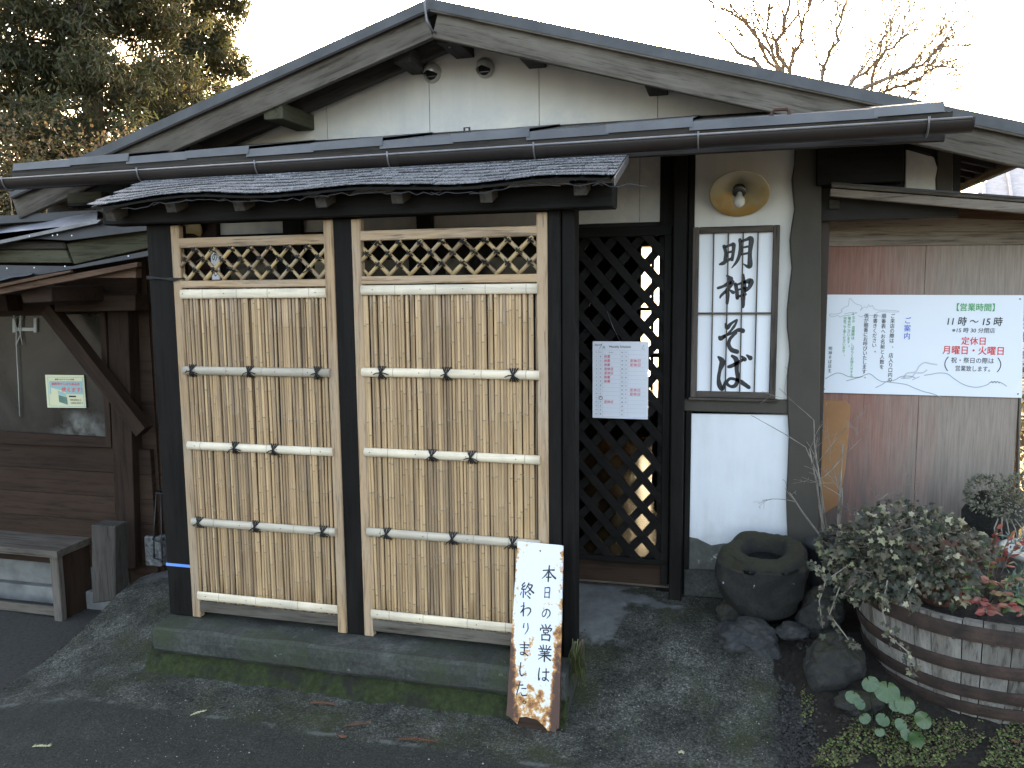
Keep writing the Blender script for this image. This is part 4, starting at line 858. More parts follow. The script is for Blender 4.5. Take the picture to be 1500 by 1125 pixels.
def local_plate(name, pts, y0, y1, mat, parent, bevel=0):
    a = [(x, y0, z) for x, z in pts]; n = len(pts); b2 = [(x, y1, z) for x, z in pts]
    o = raw(name, a+b2, [tuple(range(n-1, -1, -1)), tuple(range(n, 2*n))]+[(i, (i+1) % n, (i+1) % n+n, i+n) for i in range(n)], mat, None, origin=(0, 0, 0))
    o.rotation_mode = 'QUATERNION'; o.rotation_quaternion = Mx.to_quaternion(); WL[o.name] = org; o.parent = parent; o.location = org-WL[parent.name]; return o
bd = local_plate('board', edge, -.001, .001, M['rusted'], cs)
local_plate('back_board', [(-Wb/2+.03, -Hh/2+.06), (-.055, -Hh/2+.002), (Wb/2-.045, -Hh/2+.0), (Wb/2-.02, -Hh/2+.10), (-.03, -Hh/2+.12)], .004, .012, wood('brown')('x'), cs)
local_plate('folded_edge', [(Wt/2-.002, Hh/2-.004), (Wt/2+.007, Hh/2-.006), (Wb/2+.010, -Hh/2+.02), (Wb/2+.0, -Hh/2+.01)], -.001, .012, M['rusted'], cs)
hole = [org+ux*(.006+.0035*math.cos(k))-wz*(Hh/2-.030+.0035*math.sin(k))+nn*.0016 for k in (0, 1, 2, 3, 4, 5)]; raw('nail_hole', hole, [tuple(range(6))], M['rope'], cs)
cw = Writer(org-ux*(.5)-wz*(.5), ux, wz, .0018)
# positions read off the 412 x 1125 view: board 100..350 by 45..1105 (top), skewing left towards the bottom
cr = [('本', 278, 215), ('日', 268, 325), ('の', 262, 440), ('営', 260, 550), ('業', 254, 665), ('は', 248, 785)]; cl = [('終', 152, 325), ('わ', 148, 432), ('り', 146, 540), ('ま', 138, 655), ('し', 128, 770), ('た', 124, 880), ('。', 152, 965)]
for ch, u, v_ in cr+cl:
    f_ = (v_-45)/1050; L0 = 97+(35-97)*f_; R0 = 348+(318-348)*f_; xx = ((u-L0)/(R0-L0)-.5)*(Wt+(Wb-Wt)*f_); yy_ = -Hh/2+f_*Hh
    s_ = .054 if ch in '本営業終' else .048
    if ch in '日り。の': s_ = .040
    s_x = s_*(1.0 if ch not in '日' else .9); cw.brush('print', BR[ch], .5+xx-s_x/2, .5+yy_-s_*.55, s_x, s_*1.12, 1.3)
cw.build(bd, 'brush_writing')
for ch in list(bd.children): ch.rotation_mode = 'QUATERNION'; ch.rotation_quaternion = Mx.to_quaternion().inverted(); ch.location = Mx.to_quaternion().inverted() @ (WL[ch.name]-org)

# monthly schedule on the door
YC = YW-.062; cal = thing('schedule_notice', 'white monthly schedule sheet with red handwriting hung on the lattice door', 'notice', at(910, 555, YC))
c0, c1, c2, c3 = [at(x, y, YC) for x, y in ((868, 500), (950, 499), (951, 612), (870, 612))]; cw_, ch_ = c1.x-c0.x, c0.z-c3.z
board = box('sheet', c0.x, c1.x, YC, YC+.006, c3.z, c0.z, M['paper'], cal, .001)
w = Writer((c0.x, YC, c0.z), (cw_/705, 0, 0), (0, 0, -ch_/975), .0008); U = lambda u: u-72; V = lambda v: v-78
w.text('print', 'Monthly Schedule', U(422), V(142), 38, .012); w.text('print', '2021/9', U(143), V(122), 34, .02, 1, .2); w.text('print', '月', U(214), V(155), 38, .02)
w.line('print', [(U(160), V(175)), (U(195), V(108))], 4); w.line('print', [(U(704), V(150)), (U(722), V(118))], 4); w.text('print', 'March', U(714), V(167), 16)
for s_, u in (('No.', 122), ('Week', 168), ('Schedule', 308)): w.text('print', s_, U(u), V(213), 16)
days = '金土日月火水木'
for i in range(15):
    y = 268+i*52.2; w.line('paleink', [(U(100), V(y-27)), (U(748), V(y-27))], 2.2); w.text('print', str(i+1), U(124), V(y), 27)
    d = days[i % 7]; w.text('red' if d == '日' else ('blueink' if d == '土' else 'print'), d, U(175), V(y), 21, .01)
for i in range(16):
    y = 213+i*52.5; w.text('print', str(i+16), U(450), V(y), 27); d = days[(i+15) % 7]
    if i < 13: w.text('red' if d == '日' else ('blueink' if d == '土' else 'print'), d, U(498), V(y), 21, .01)
for u in (150, 200, 425, 475, 525): w.line('paleink', [(U(u), V(188)), (U(u), V(1030))], 2.2)
w.line('paleink', [(U(100), V(1030)), (U(748), V(1030))], 2.2); w.line('paleink', [(U(100), V(188)), (U(748), V(188))], 2.2)
for i, s_ in ((0, '休業'), (1, '休業'), (2, '休業'), (3, '定休日'), (4, '定休日'), (5, '休業'), (6, '休業'), (11, '定休日')): w.text('pinkred', s_, U(218+20*len(s_)), V(268+i*52.2), 40, .022, 1.0, .08)
for i in (2, 3, 9, 10): w.text('pinkred', '定休日', U(612), V(213+i*52.5), 42, .022, 1.1, .08)
w.line('print', [(U(178+22*math.cos(k*.5)), V(795+22*math.sin(k*.5))) for k in range(14)], 7); w.build(board, 'printed_lettering')

# wall lamps with rusty plate shades
def lamp_shade_mat():
    m, t, b = newmat('rusty_enamel_shade'); v = coord(t); n = noi(t, v, 16, 6, .7); n2 = noi(t, v, 90, 3, .8); sx = N(t, 'SeparateXYZ'); L(t, v, sx.inputs[0])
    s1 = N(t, 'Math', operation='MULTIPLY_ADD', _1=-3.0); L(t, sx.outputs[2], s1.inputs[0]); L(t, n, s1.inputs[2])
    c = ramp(t, s1.outputs[0], [(.25, (.42, .38, .30)), (.50, (.48, .37, .20)), (.70, (.52, .30, .09))]); c = mix(t, ramp(t, n2, [(.58, g(0)), (.66, g(.7))]), c, (.40, .36, .26))
    L(t, c, b.inputs['Base Color']); b.inputs['Roughness'].default_value = .45; b.inputs['Metallic'].default_value = .25; bump(t, b, n, .3, .002); return m
M['shade'] = lamp_shade_mat()
m, t, b = newmat('bulb_glass'); b.inputs['Base Color'].default_value = (.75, .74, .70, 1); b.inputs['Roughness'].default_value = .15; b.inputs['Transmission Weight'].default_value = .35; M['bulb'] = m
def wall_lamp(px, py, label):
    c = at(px, py, YW-.10); s = thing('wall_lamp', label, 'lamp', (c.x, YW, c.z), 'rusty plate wall lamps')
    rx, tilt = .115, 0; k_ = 1.09       # the plate hangs tilted forward
    def tr(r, h, a):
        v = Vector((r*math.cos(a), h, r*math.sin(a)))*1.09; v = Matrix.Rotation(R(46), 3, 'X') @ v; return c+v
    prof = [(.001, .030), (.028, .030), (.034, .022), (.05, .018), (.054, .012), (.088, .004), (.112, -.006), (.116, -.004), (.112, -.001), (.088, .008), (.056, .018), (.05, .024), (.036, .030), (.030, .036), (.001, .038)]
    seg = 40; vs, fs = [], []
    for r, h in prof: vs += [tr(r, h, 2*math.pi*k/seg) for k in range(seg)]
    for i in range(len(prof)-1):
        for k in range(seg): a = i*seg+k; b_ = i*seg+(k+1) % seg; fs.append((a, b_, b_+seg, a+seg))
    raw('lamp_shade', vs, fs, M['shade'], s, True)
    def lath(name, pr, mat):
        vs, fs = [], []
        for r, h in pr: vs += [tr(r, h, 2*math.pi*k/16) for k in range(16)]
        for i in range(len(pr)-1):
            for k in range(16): a = i*16+k; b_ = i*16+(k+1) % 16; fs.append((a, b_, b_+16, a+16))
        return raw(name, vs, fs, mat, s, True)
    lath('socket', [(.001, .028), (.024, .028), (.024, .0), (.020, -.004), (.016, -.004), (.001, .0)], M['pot']); lath('socket_ring', [(.0245, .012), (.0265, .010), (.0265, .004), (.0245, .002)], M['galv'])
    lath('bulb', [(.010, .0), (.012, -.012), (.014, -.022), (.020, -.036), (.023, -.048), (.021, -.060), (.014, -.069), (.006, -.072), (.001, -.0725)], M['bulb'])
    tube('arm', [tr(0, .034, 0), c+Vector((0, .05, .035)), Vector((c.x, YW, c.z+.05))], .007, M['pot'], s, 8); return s
wl = wall_lamp(1083, 283, 'rusty plate lamp with bare bulb above the framed brush sign'); o2 = at(268, 325, YW-.1); z2 = at(268, 338, YW-.1).z+.045
dup(wl, (at(262, 330, YW-.1).x, YW, z2), 'rusty plate lamp half hidden above the lattice of the left screen')
# small hanging name board behind the left lattice
c = at(315, 387, 3.5); hb = thing('hanging_board', 'small white board with black characters behind the left lattice', 'sign board', c)
pb = box('board', c.x-.022, c.x+.022, 3.5, 3.508, c.z-.075, c.z+.07, M['signwhite'], hb, .001); w = Writer((c.x-.022, 3.5, c.z+.07), (1, 0, 0), (0, 0, -1), .0008)
w.brush('print', BR['の'], .006, .012, .032, .045, 1.4); w.brush('print', BR['し'], .006, .085, .032, .045, 1.4); w.build(pb, 'brush_writing')
tube('cord', [(c.x, 3.504, c.z+.07), (c.x, 3.504, 1.95)], .0015, M['rope'], hb, 4)

# ------------------------------------------------------------ brown hut on the left
YL = 3.72
hut = thing('wooden_hut', 'dark brown plank hut with a wide window under patched metal roofs, left of the restaurant', 'hut', (-4.5, YL, -.37))
wd = wood('brown')
w_, zt_ = [], at(100, 455, YL).z
wz0 = at(80, 652, YL).z; xw = at(160, 550, YL).x
yb_ = at(80, 826, YL).z
n = 5
for i in range(n):       # planks under the window
    a = yb_+(wz0-.0-yb_)*i/n; b_ = yb_+(wz0-yb_)*(i+1)/n; box('plank', -6.2, -3.08, YL, YL+.03, a+.001, b_-.001, wd, hut, .002)
box('foundation', -6.2, -3.30, YL+.004, YL+.10, -.45, yb_-.001, M['found'], hut, .004)
box('foundation', -6.2, -3.36, YL-.05, YL+.003, -.45, at(20, 850, YL).z, M['found'], hut, .006)
box('back_wall', -6.2, -3.06, YL+.031, YL+.06, -.3, 1.75, wd, hut, 0); box('side_wall', -3.09, -3.06, YL+.061, 8, -.4, 1.8, wd, hut, 0)
slab0 = raw('roof', [(-9, 3.5, 1.75), (-3.0, 3.5, 1.84), (-3.0, 8, 1.95), (-9, 8, 1.9), (-9, 3.5, 1.71), (-3.0, 3.5, 1.80), (-3.0, 8, 1.91), (-9, 8, 1.86)], BF, M['darksheet'], hut)
box('side_wall', -9, -6.2, YL, YL+.05, -.4, 1.75, wd, hut, 0)
ppx('post', [(157, 455), (187, 455), (199, 832), (171, 838)], YL-.05, .09, wd, hut, .003)
ppx('window_frame', [(0, 632), (152, 641), (162, 641), (162, 656), (0, 650)], YL-.025, .05, wd, hut, .002)
ppx('window_frame', [(145, 452), (153, 452), (163, 656), (155, 656)], YL-.03, .055, wd, hut, .002)
M['winglass'] = newmat('reflection_painted_glass')[0]; t = M['winglass'].node_tree; b = t.nodes['Principled BSDF']; v = wcoord(t); n1 = noi(t, v, 2.2, 5, .6, .8); gc = ramp(t, n1, [(.35, (.014, .012, .009)), (.7, (.04, .036, .030))]); ctr = at(118, 628, YL); ds = N(t, 'VectorMath', operation='DISTANCE'); mp_ = N(t, 'Mapping'); mp_.inputs['Scale'].default_value = (1, 1, 2.2); L(t, v, mp_.inputs[0]); L(t, mp_.outputs[0], ds.inputs[0]); ds.inputs[1].default_value = (ctr.x, ctr.y, ctr.z*2.2)
dn = N(t, 'MapRange'); dn.inputs[1].default_value = .26; dn.inputs[2].default_value = .02; L(t, ds.outputs['Value'], dn.inputs[0]); ml = N(t, 'Math', operation='MULTIPLY'); L(t, dn.outputs[0], ml.inputs[0]); L(t, ramp(t, noi(t, v, 5, 4, .6), [(.42, g(0)), (.68, g(1))]), ml.inputs[1]); L(t, mix(t, ml.outputs[0], gc, (.26, .26, .24)), b.inputs['Base Color']); b.inputs['Roughness'].default_value = .22; b.inputs['Specular IOR Level'].default_value = .5  # pale patch low on the pane: reflection of the ground painted into the glass colour
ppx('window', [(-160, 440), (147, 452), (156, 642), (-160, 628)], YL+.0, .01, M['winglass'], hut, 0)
M['painted_reflection'] = simple('reflection_smear', (.20, .21, .20), (.38, .40, .39), 18, .6, .1)  # unused pale colour for a painted window reflection
ppx('head_board', [(-200, 405), (200, 395), (200, 432), (186, 458), (-200, 470)], YL-.012, .03, wd, hut, .002)
bar('knee_brace', at(72, 452, YL-.13), at(212, 632, YL-.10), .07, .075, wd, hut)
ppx('beam', [(78, 430), (198, 432), (198, 455), (80, 457)], YL-.16, .10, wd, hut, .003)
ppx('beam_end', [(28, 424), (56, 418), (75, 420), (76, 442), (34, 444)], YL-.5, .34, wd, hut, .003)
ppx('beam', [(-120, 428), (8, 432), (12, 456), (-120, 450)], YL-.20, .10, wd, hut, .003)
# stacked roofs, falling to the left
def slab(name, q, th, mat, parent):
    vs = [Vector(p) for p in q]; m_ = len(vs); vs += [p-Vector((0, 0, th)) for p in vs]
    return raw(name, vs, [tuple(range(m_)), tuple(range(2*m_-1, m_-1, -1))]+[(i, i+m_, (i+1) % m_+m_, (i+1) % m_) for i in range(m_)], mat, parent)
def corr(name, p00, p10, p01, p11, waves, amp, mat, parent):
    n_, vs = waves*6, []
    for j in (0, 1):
        for i in range(n_+1):
            f_ = i/n_; a = (p00.lerp(p10, f_)) if j == 0 else (p01.lerp(p11, f_)); vs.append(a+Vector((0, 0, amp*math.sin(f_*waves*2*math.pi))))
    return raw(name, vs, [(i, i+1, n_+2+i, n_+1+i) for i in range(n_)], mat, parent, True)
Y0_, Y1_ = 3.22, 3.78
corr('roof_sheet', at(-160, 396, Y0_), at(142, 323, Y0_), at(-160, 352, Y1_+.1), at(143, 302, Y1_-.12), 5, .002, M['corr'], hut)
ppx('sheet_edge', [(-160, 396), (0, 352), (142, 322), (148, 322), (142, 327), (0, 357), (-160, 400)], Y0_-.003, .02, M['galv'], hut, 0)
ppx('dark_sheet', [(-160, 397), (0, 354), (145, 325), (168, 321), (225, 318), (225, 336), (100, 352), (60, 350), (-160, 358)], Y0_+.03, .02, M['darksheet'], hut, 0)
ppx('eave_pole', [(-160, 352), (70, 351), (94, 355), (96, 365), (-160, 366)], 3.30, .06, wood('greydark')('x'), hut, .006)
ppx('eave_board', [(-160, 367), (96, 366), (104, 385), (-160, 384)], 3.31, .03, wood('green')('x'), hut, .003)
ppx('slanted_board', [(97, 357), (222, 332), (222, 362), (108, 387)], 3.30, .04, wood('green')('x'), hut, .003)
ppx('slanted_board', [(150, 346), (224, 331), (224, 361), (152, 376)], 3.345, .03, wood('brown')('x'), hut, .003)
ppx('lower_sheet', [(-160, 386), (105, 390), (222, 366), (222, 374), (60, 402), (-160, 446)], 3.26, .02, M['darksheet'], hut, 0)
corr('roof_sheet', at(-160, 440, 3.12), at(46, 402, 3.12), at(-160, 404, 3.4), at(50, 398, 3.4), 6, .002, M['galv'], hut)
ppx('fascia', [(-160, 445), (0, 416), (60, 403), (103, 396), (103, 399), (0, 421), (-160, 450)], 3.13, .02, wood('rust')('x'), hut, .002)
ppx('fascia', [(-160, 452), (0, 421), (201, 384), (201, 391), (120, 408), (0, 431), (-160, 464)], 3.15, .03, wood('rust')('x'), hut, .002)
ppx('fascia', [(120, 407), (199, 393), (199, 407)], 3.19, .04, wood('rust')('x'), hut, .001)
# nail dots
for x, y in ((43, 346), (77, 345), (84, 344), (105, 345), (95, 390), (50, 392), (10, 393), (188, 375)):
    p = at(x, y, 3.215); raw('roofing_nail', [(p.x+.004*math.cos(k), p.y, p.z+.004*math.sin(k)) for k in range(6)], [tuple(range(6))], M['paper'], hut)
# handle fittings behind the glass
for x0_ in (20, 51): ppx('catch', [(x0_-2, 466), (x0_+2, 466), (x0_+2, 487), (x0_-2, 487)], YL-.012, .010, M['palepot'], hut, .001)
ppx('catch', [(22, 480), (50, 480), (50, 485), (22, 485)], YL-.008, .005, M['palepot'], hut, .001)
for q in ([(20, 462), (24, 480), (24, 505), (27, 560), (29, 610)], [(30, 462), (28, 480), (33, 505)], [(31, 462), (30, 490), (24, 505)]): tube('cord', [at(x, y, YL-.012) for x, y in q], .003, M['palepot'], hut, 4)
# poster on the window
YPo = YL-.010; po = thing('window_poster', 'cream and pale blue poster with red writing taped to the hut window', 'poster', at(97, 573, YPo))
q0, q1, q3 = at(66, 549, YPo), at(122.5, 549.5, YPo), at(69.5, 597, YPo)
M['pcream'] = simple('poster_cream', (.55, .54, .33), (.60, .58, .38), 3, .6, 0); M['pblue'] = simple('poster_blue', (.22, .36, .38), (.27, .42, .42), 3, .6, 0); M['pgreen'] = simple('poster_green', (.05, .12, .09), (.12, .22, .18), 20, .6, 0)
ps = ppx('sheet', [(66, 549), (122.5, 549.5), (126, 597.5), (69.5, 597)], YPo, .003, M['pcream'], po, 0)
w = Writer(q0, (q1-q0)/975, (q3-q0)/830, .0008); 
w.rect('pblue', 60, 50, 940, 62); w.rect('pblue', 60, 780, 990, 792); w.rect('pblue', 55, 50, 70, 790); w.rect('pblue', 935, 50, 950, 790); w.rect('pblue', 95, 150, 930, 480)
w.put('pcream', [w.P(130, 320, .0003), w.P(500, 420, .0003), w.P(510, 700, .0003), w.P(130, 620, .0003)], [(0, 1, 2, 3)]); w.put('pgreen', [w.P(310, 500, .0006), w.P(520, 560, .0006), w.P(530, 750, .0006), w.P(315, 680, .0006)], [(0, 1, 2, 3)]); w.put('pblue', [w.P(300, 390, .0005), w.P(500, 460, .0005), w.P(500, 550, .0005), w.P(310, 490, .0005)], [(0, 1, 2, 3)])
w.text('print', '新型コロナウイルス対策', 490, 112, 44, .03); w.text('red', '御殿場がんばる商品券', 510, 225, 72, .03); w.text('red', '使えます!', 650, 370, 125, .03, 1, .1)
w.rect('print', 570, 515, 750, 555); w.text('print', '9月20日から', 735, 625, 52, .03); w.text('print', '12月31日まで', 765, 700, 52, .03); w.build(ps)
for ch in ps.children: ch['kind'] = 'stuff'

# bench, stump, wire stand, foundation block
bn = thing('bench', 'plain wooden bench with a solid end panel in front of the brown hut', 'bench', (-3.9, 3.5, -.37))
sq = [(-220, 792), (83, 808), (133, 787), (-160, 770)]
zS = .03
P_ = [atz(x, y, zS) for x, y in ((83, 808), (133, 787))]; xf, yf = P_[0].x, P_[0].y; xb2, yb2 = P_[1].x, P_[1].y
slab('seat', [(-5.6, yf, zS), (xf, yf, zS), (xb2-.0, yb2, zS), (-5.6, yb2, zS)], .038, wood('bench')('x'), bn)
box('leg', xf-.065, xf-.012, yf+.012, yf+.05, -.38, zS-.038, wood('bench'), bn)
box('end_panel', xf-.05, xf-.022, yf+.05, yb2-.01, -.38, zS-.038, wood('brown'), bn)
box('stretcher', -5.5, xf-.07, yf+.04, yf+.06, -.36, -.31, wood('bench'), bn)
box('leg', -5.4, -5.35, yf+.012, yf+.05, -.38, zS-.038, wood('bench'), bn)
st = thing('wooden_stump_post', 'short square weathered post standing between the bench and the ramp', 'post', atz(150, 870, -.3))
ya_ = 3.44; a, b_ = at(133, 770, ya_), at(168, 770, ya_)
ppx('shaft', [(133, 769), (148, 770), (168, 771), (169, 880), (135, 884)], ya_, .10, wood('greydark'), st, .005)
ws = thing('wire_stand', 'thin black wire stand hidden behind the leftmost black post', 'stand', atz(240, 830, -.06)); c = atz(246, 818, -.05)
for r_, z_ in ((.075, .0), (.072, .10), (.04, .36)): tube('ring', [(c.x+r_*math.cos(a), c.y+r_*math.sin(a), c.z+z_+.02) for a in np.linspace(0, 2*math.pi, 20)], .004, M['wire'], ws, 5)
for k in range(4): a = k*math.pi/2+.3; tube('leg', [(c.x+.075*math.cos(a), c.y+.075*math.sin(a), c.z+.0), (c.x+.072*math.cos(a), c.y+.072*math.sin(a), c.z+.12), (c.x+.04*math.cos(a), c.y+.04*math.sin(a), c.z+.38)], .0035, M['wire'], ws, 5)
M['speck'] = simple('speckled_block', (.03, .03, .03), (.25, .25, .25), 40, .9, .5)
box('corner_block', at(218, 800, YW-.06).x, at(232, 800, YW-.06).x+.04, YW-.10, YW-.036, -.1, at(220, 783, YW-.06).z, M['speck'], house, .008)

# ------------------------------------------------------------ plank shed on the right
YR = 4.10
shed = thing('plank_shed', 'weathered lean-to shed with faded reddish plywood front behind the barrel planter', 'shed', (.9, YR, -.1))
def ply():
    m, t, b = newmat('faded_plywood'); v = wcoord(t, (26, 1, 2.2)); n = noi(t, v, 1.2, 6, .65); sx = N(t, 'SeparateXYZ'); L(t, wcoord(t), sx.inputs[0])
    n4 = noi(t, wcoord(t), 4, 6, .7)
    mr = N(t, 'MapRange'); mr.inputs[1].default_value = .45; mr.inputs[2].default_value = 1.05; L(t, sx.outputs[0], mr.inputs[0])
    s = N(t, 'Math', operation='MULTIPLY_ADD', _1=.9); L(t, n, s.inputs[0]); L(t, mr.outputs[0], s.inputs[2]); s2 = N(t, 'Math', operation='MULTIPLY_ADD', _1=.35); L(t, n4, s2.inputs[0]); L(t, s.outputs[0], s2.inputs[2]); s9 = N(t, 'Math', operation='MULTIPLY', _1=.42); L(t, s2.outputs[0], s9.inputs[0])
    c = ramp(t, s9.outputs[0], [(.34, (.235, .115, .088)), (.48, (.25, .165, .135)), (.64, (.25, .205, .17))]);
    f_ = noi(t, wcoord(t, (90, 1, 4)), 1.5, 4, .7); c = mix(t, 1.0, c, ramp(t, f_, [(.3, g(.75)), (.6, g(1.1))]), 'MULTIPLY')
    lo_ = N(t, 'MapRange'); lo_.inputs[1].default_value = .75; lo_.inputs[2].default_value = .35; L(t, sx.outputs[2], lo_.inputs[0]); mm = N(t, 'Math', operation='MULTIPLY'); L(t, lo_.outputs[0], mm.inputs[0]); L(t, ramp(t, n, [(.35, g(.2)), (.6, g(.85))]), mm.inputs[1])
    c = mix(t, mm.outputs[0], c, (.075, .068, .06))
    L(t, c, b.inputs['Base Color']); b.inputs['Roughness'].default_value = .8; bump(t, b, f_, .3, .002); return m
M['ply'] = ply(); M['ochre'] = simple('ochre_ply', (.26, .115, .045), (.32, .16, .065), 5, .7, .1)
sxl, sxr = at(1208, 500, YR).x, at(1497, 500, YR).x
box('plywood_panel', sxl, sxr-.41, YR, YR+.02, -.1, 1.605, M['ply'], shed, .001); box('plywood_panel', sxr-.408, sxr, YR-.001, YR+.02, -.1, 1.605, M['ply'], shed, .001)
ppx('ochre_patch', [(1200, 586), (1238, 587), (1246, 594), (1243, 640), (1238, 690), (1228, 740), (1195, 760)], YR-.008, .007, M['ochre'], shed, .003)
ppx('corner_strip', [(1206, 362), (1211, 362), (1200, 600), (1190, 860), (1186, 860)], YR-.012, .03, M['ochre'], shed, .001)
ppx('edge_strip', [(1496, 440), (1499, 440), (1492, 800), (1489, 800)], YR-.01, .03, wood('grey'), shed, .001)
ppx('plank', [(1206, 340), (1600, 340), (1600, 357), (1204, 361)], YR-.012, .03, wood('planks')('x'), shed, .002)
ppx('plank', [(1208, 308), (1360, 318), (1600, 328), (1600, 339), (1206, 339)], YR-.010, .03, wood('planks')('x'), shed, .002)
ppx('plank', [(1208, 290), (1600, 310), (1600, 327), (1360, 317), (1208, 307)], YR-.004, .03, wood('rust')('x'), shed, .002)
ppx('rafter_end', [(1214, 292), (1230, 293), (1230, 306), (1214, 306)], YR-.30, .30, wood('greydark'), shed, .002)
ppx('roof_edge', [(1217, 276), (1640, 308), (1640, 325), (1216, 287)], 3.72, .025, wood('planks')('x'), shed, .002)
ppx('roof_edge', [(1218, 268), (1640, 300), (1640, 307), (1218, 274)], 3.715, .03, wood('grey')('x'), shed, .002)
a0, a1 = at(1218, 268, 3.71), at(1640, 300, 3.71); slab('roof', [a0+Vector((0, 0, .004)), a1+Vector((0, 0, .004)), Vector((a1.x, 6.0, a1.z-.10)), Vector((a0.x, 6.0, a0.z-.10))], .008, M['pot'], shed)
box('side_wall', sxl, sxl+.02, YR+.03, 5.9, -.1, 1.60, wood('brown'), shed); box('side_wall', sxr-.02, sxr, YR+.03, 5.9, -.1, 1.6, wood('brown'), shed)
box('drain_pipe', at(1196, 700, 3.95).x, at(1202, 700, 3.95).x, 3.93, 3.96, -.1, 1.75, M['pot'], shed, .002)
# information board
YB = YR-.012; ib = thing('information_board', 'white board with opening hours and a line drawing of mountains on the shed front', 'board', at(1350, 505, YB))
ibp = ppx('panel', [(1206, 431.5), (1500, 432.5), (1497, 583), (1201, 575)], YB, .006, M['boardwhite'], ib, .0008)
T0, T1, T3 = at(1206, 431.5, YB), at(1500, 432.5, YB), at(1201, 575, YB)
w = Writer(T0, (T1-T0)/1378, (T3-T0)/673, .0010); X_ = lambda u: u-122; Y_ = lambda v: v-148
w.text('greenink', '【営業時間】', X_(1187), Y_(228), 54, .03)
w.text('print', '11 時 〜 15 時', X_(1185), Y_(320), 62, .03, 1, .12); w.text('print', '※15 時 30 分閉店', X_(1180), Y_(378), 36, .012, 1.08, .1)
w.text('red', '定休日', X_(1185), Y_(448), 56, .03, 1.03); w.text('red', '月曜日・火曜日', X_(1185), Y_(510), 60, .03); w.text('print', '祝・祭日の際は', X_(1185), Y_(576), 40, .016, 1.04); w.text('print', '営業致します。', X_(1190), Y_(630), 40, .016, .93)
for s_, u in ((1, 1010), (-1, 1366)): w.line('print', [(X_(u+s_*(-10+22*abs(k/6)**2)), Y_(601+k*7.8)) for k in range(-6, 7)], 6)
w.vtext('blueink', 'ご案内', X_(727), Y_(318), 48, 52, .035)
w.vtext('print', 'ご来店の際は、　店入り口内の', X_(622), Y_(290), 34, 33, .018); w.vtext('print', '順番表へお名前と人数を', X_(560), Y_(290), 34, 34.3, .018); w.vtext('print', 'お書きください。', X_(500), Y_(290), 34, 33, .018); w.vtext('print', '係が順番にお呼びいたします。', X_(436), Y_(290), 34, 31.5, .018)
w.vtext('greenink', '※なお　混雑時は　しばらくお待たせする', X_(346), Y_(278), 24, 23.3, .012); w.vtext('greenink', '場合がございます。', X_(315), Y_(308), 24, 22.8, .012); w.vtext('greenink', '何卒ご了承くださいませ。', X_(284), Y_(308), 24, 22.2, .012); w.vtext('print', '明神そば店主', X_(186), Y_(515), 28, 30.5, .02)
def smooth(p, n_=6):
    out = []
    for i in range(len(p)-1):
        p0, p1, p2, p3 = p[max(i-1, 0)], p[i], p[i+1], p[min(i+2, len(p)-1)]
        for j in range(n_): t_ = j/n_; out.append(tuple(.5*((2*p1[m])+(-p0[m]+p2[m])*t_+(2*p0[m]-5*p1[m]+4*p2[m]-p3[m])*t_*t_+(-p0[m]+3*p1[m]-3*p2[m]+p3[m])*t_**3) for m in (0, 1)))
    return out+[p[-1]]
for wd_, k, q in ((5, 'greyink', [(158, 725), (200, 700), (240, 683), (280, 686), (330, 705), (400, 708), (440, 692), (480, 682), (530, 715), (570, 735)]), (5, 'greyink', [(312, 735), (370, 718), (430, 700)]),
    (5, 'greyink', [(525, 775), (570, 752), (600, 732), (660, 718), (700, 695), (760, 690), (800, 700)]), (5, 'greyink', [(570, 732), (660, 738), (740, 748), (800, 770), (860, 790), (930, 805), (990, 828)]), (4, 'greyink', [(780, 715), (830, 692)]),
    (5, 'greyink', [(862, 682), (920, 672), (960, 664), (1020, 668), (1070, 700), (1140, 738), (1220, 752), (1290, 735), (1320, 715), (1380, 715), (1425, 740)]), (4, 'greyink', [(1312, 718), (1322, 710), (1330, 720), (1342, 709), (1350, 720), (1362, 709), (1372, 720), (1380, 712)]),
    (9, 'paleink', [(720, 705), (740, 672), (800, 660), (825, 620), (860, 597), (900, 603), (950, 609)]), (9, 'paleink', [(700, 705), (770, 700), (800, 670), (850, 665), (880, 645)]),
    (2.5, 'greyink', [(172, 292), (175, 280), (215, 280), (250, 272), (262, 262), (256, 252), (280, 232), (305, 222), (310, 180), (318, 174), (335, 190), (352, 205), (375, 215), (398, 222), (402, 240), (392, 255), (420, 230), (440, 235), (450, 215), (462, 230), (476, 220), (490, 240), (515, 250), (560, 250), (620, 252), (662, 256), (655, 262), (590, 262), (530, 262), (505, 272)]),
    (2.5, 'greyink', [(172, 292), (200, 296), (235, 290), (250, 300), (275, 290), (320, 285), (370, 270), (330, 268), (280, 278)]), (2.5, 'greyink', [(380, 285), (400, 296), (430, 285), (480, 286), (540, 290)])):
    w.line(k, [(X_(a), Y_(b_)) for a, b_ in smooth(q)], wd_)
w.build(ibp)
for a, b_ in ((1211, 437), (1494, 438), (1207, 570), (1491, 577)): c = at(a, b_, YB); raw('screw', [(c.x+.004*math.cos(k*math.pi/4), c.y-.002, c.z+.004*math.sin(k*math.pi/4)) for k in range(8)], [tuple(range(8))], M['galv'], ib)

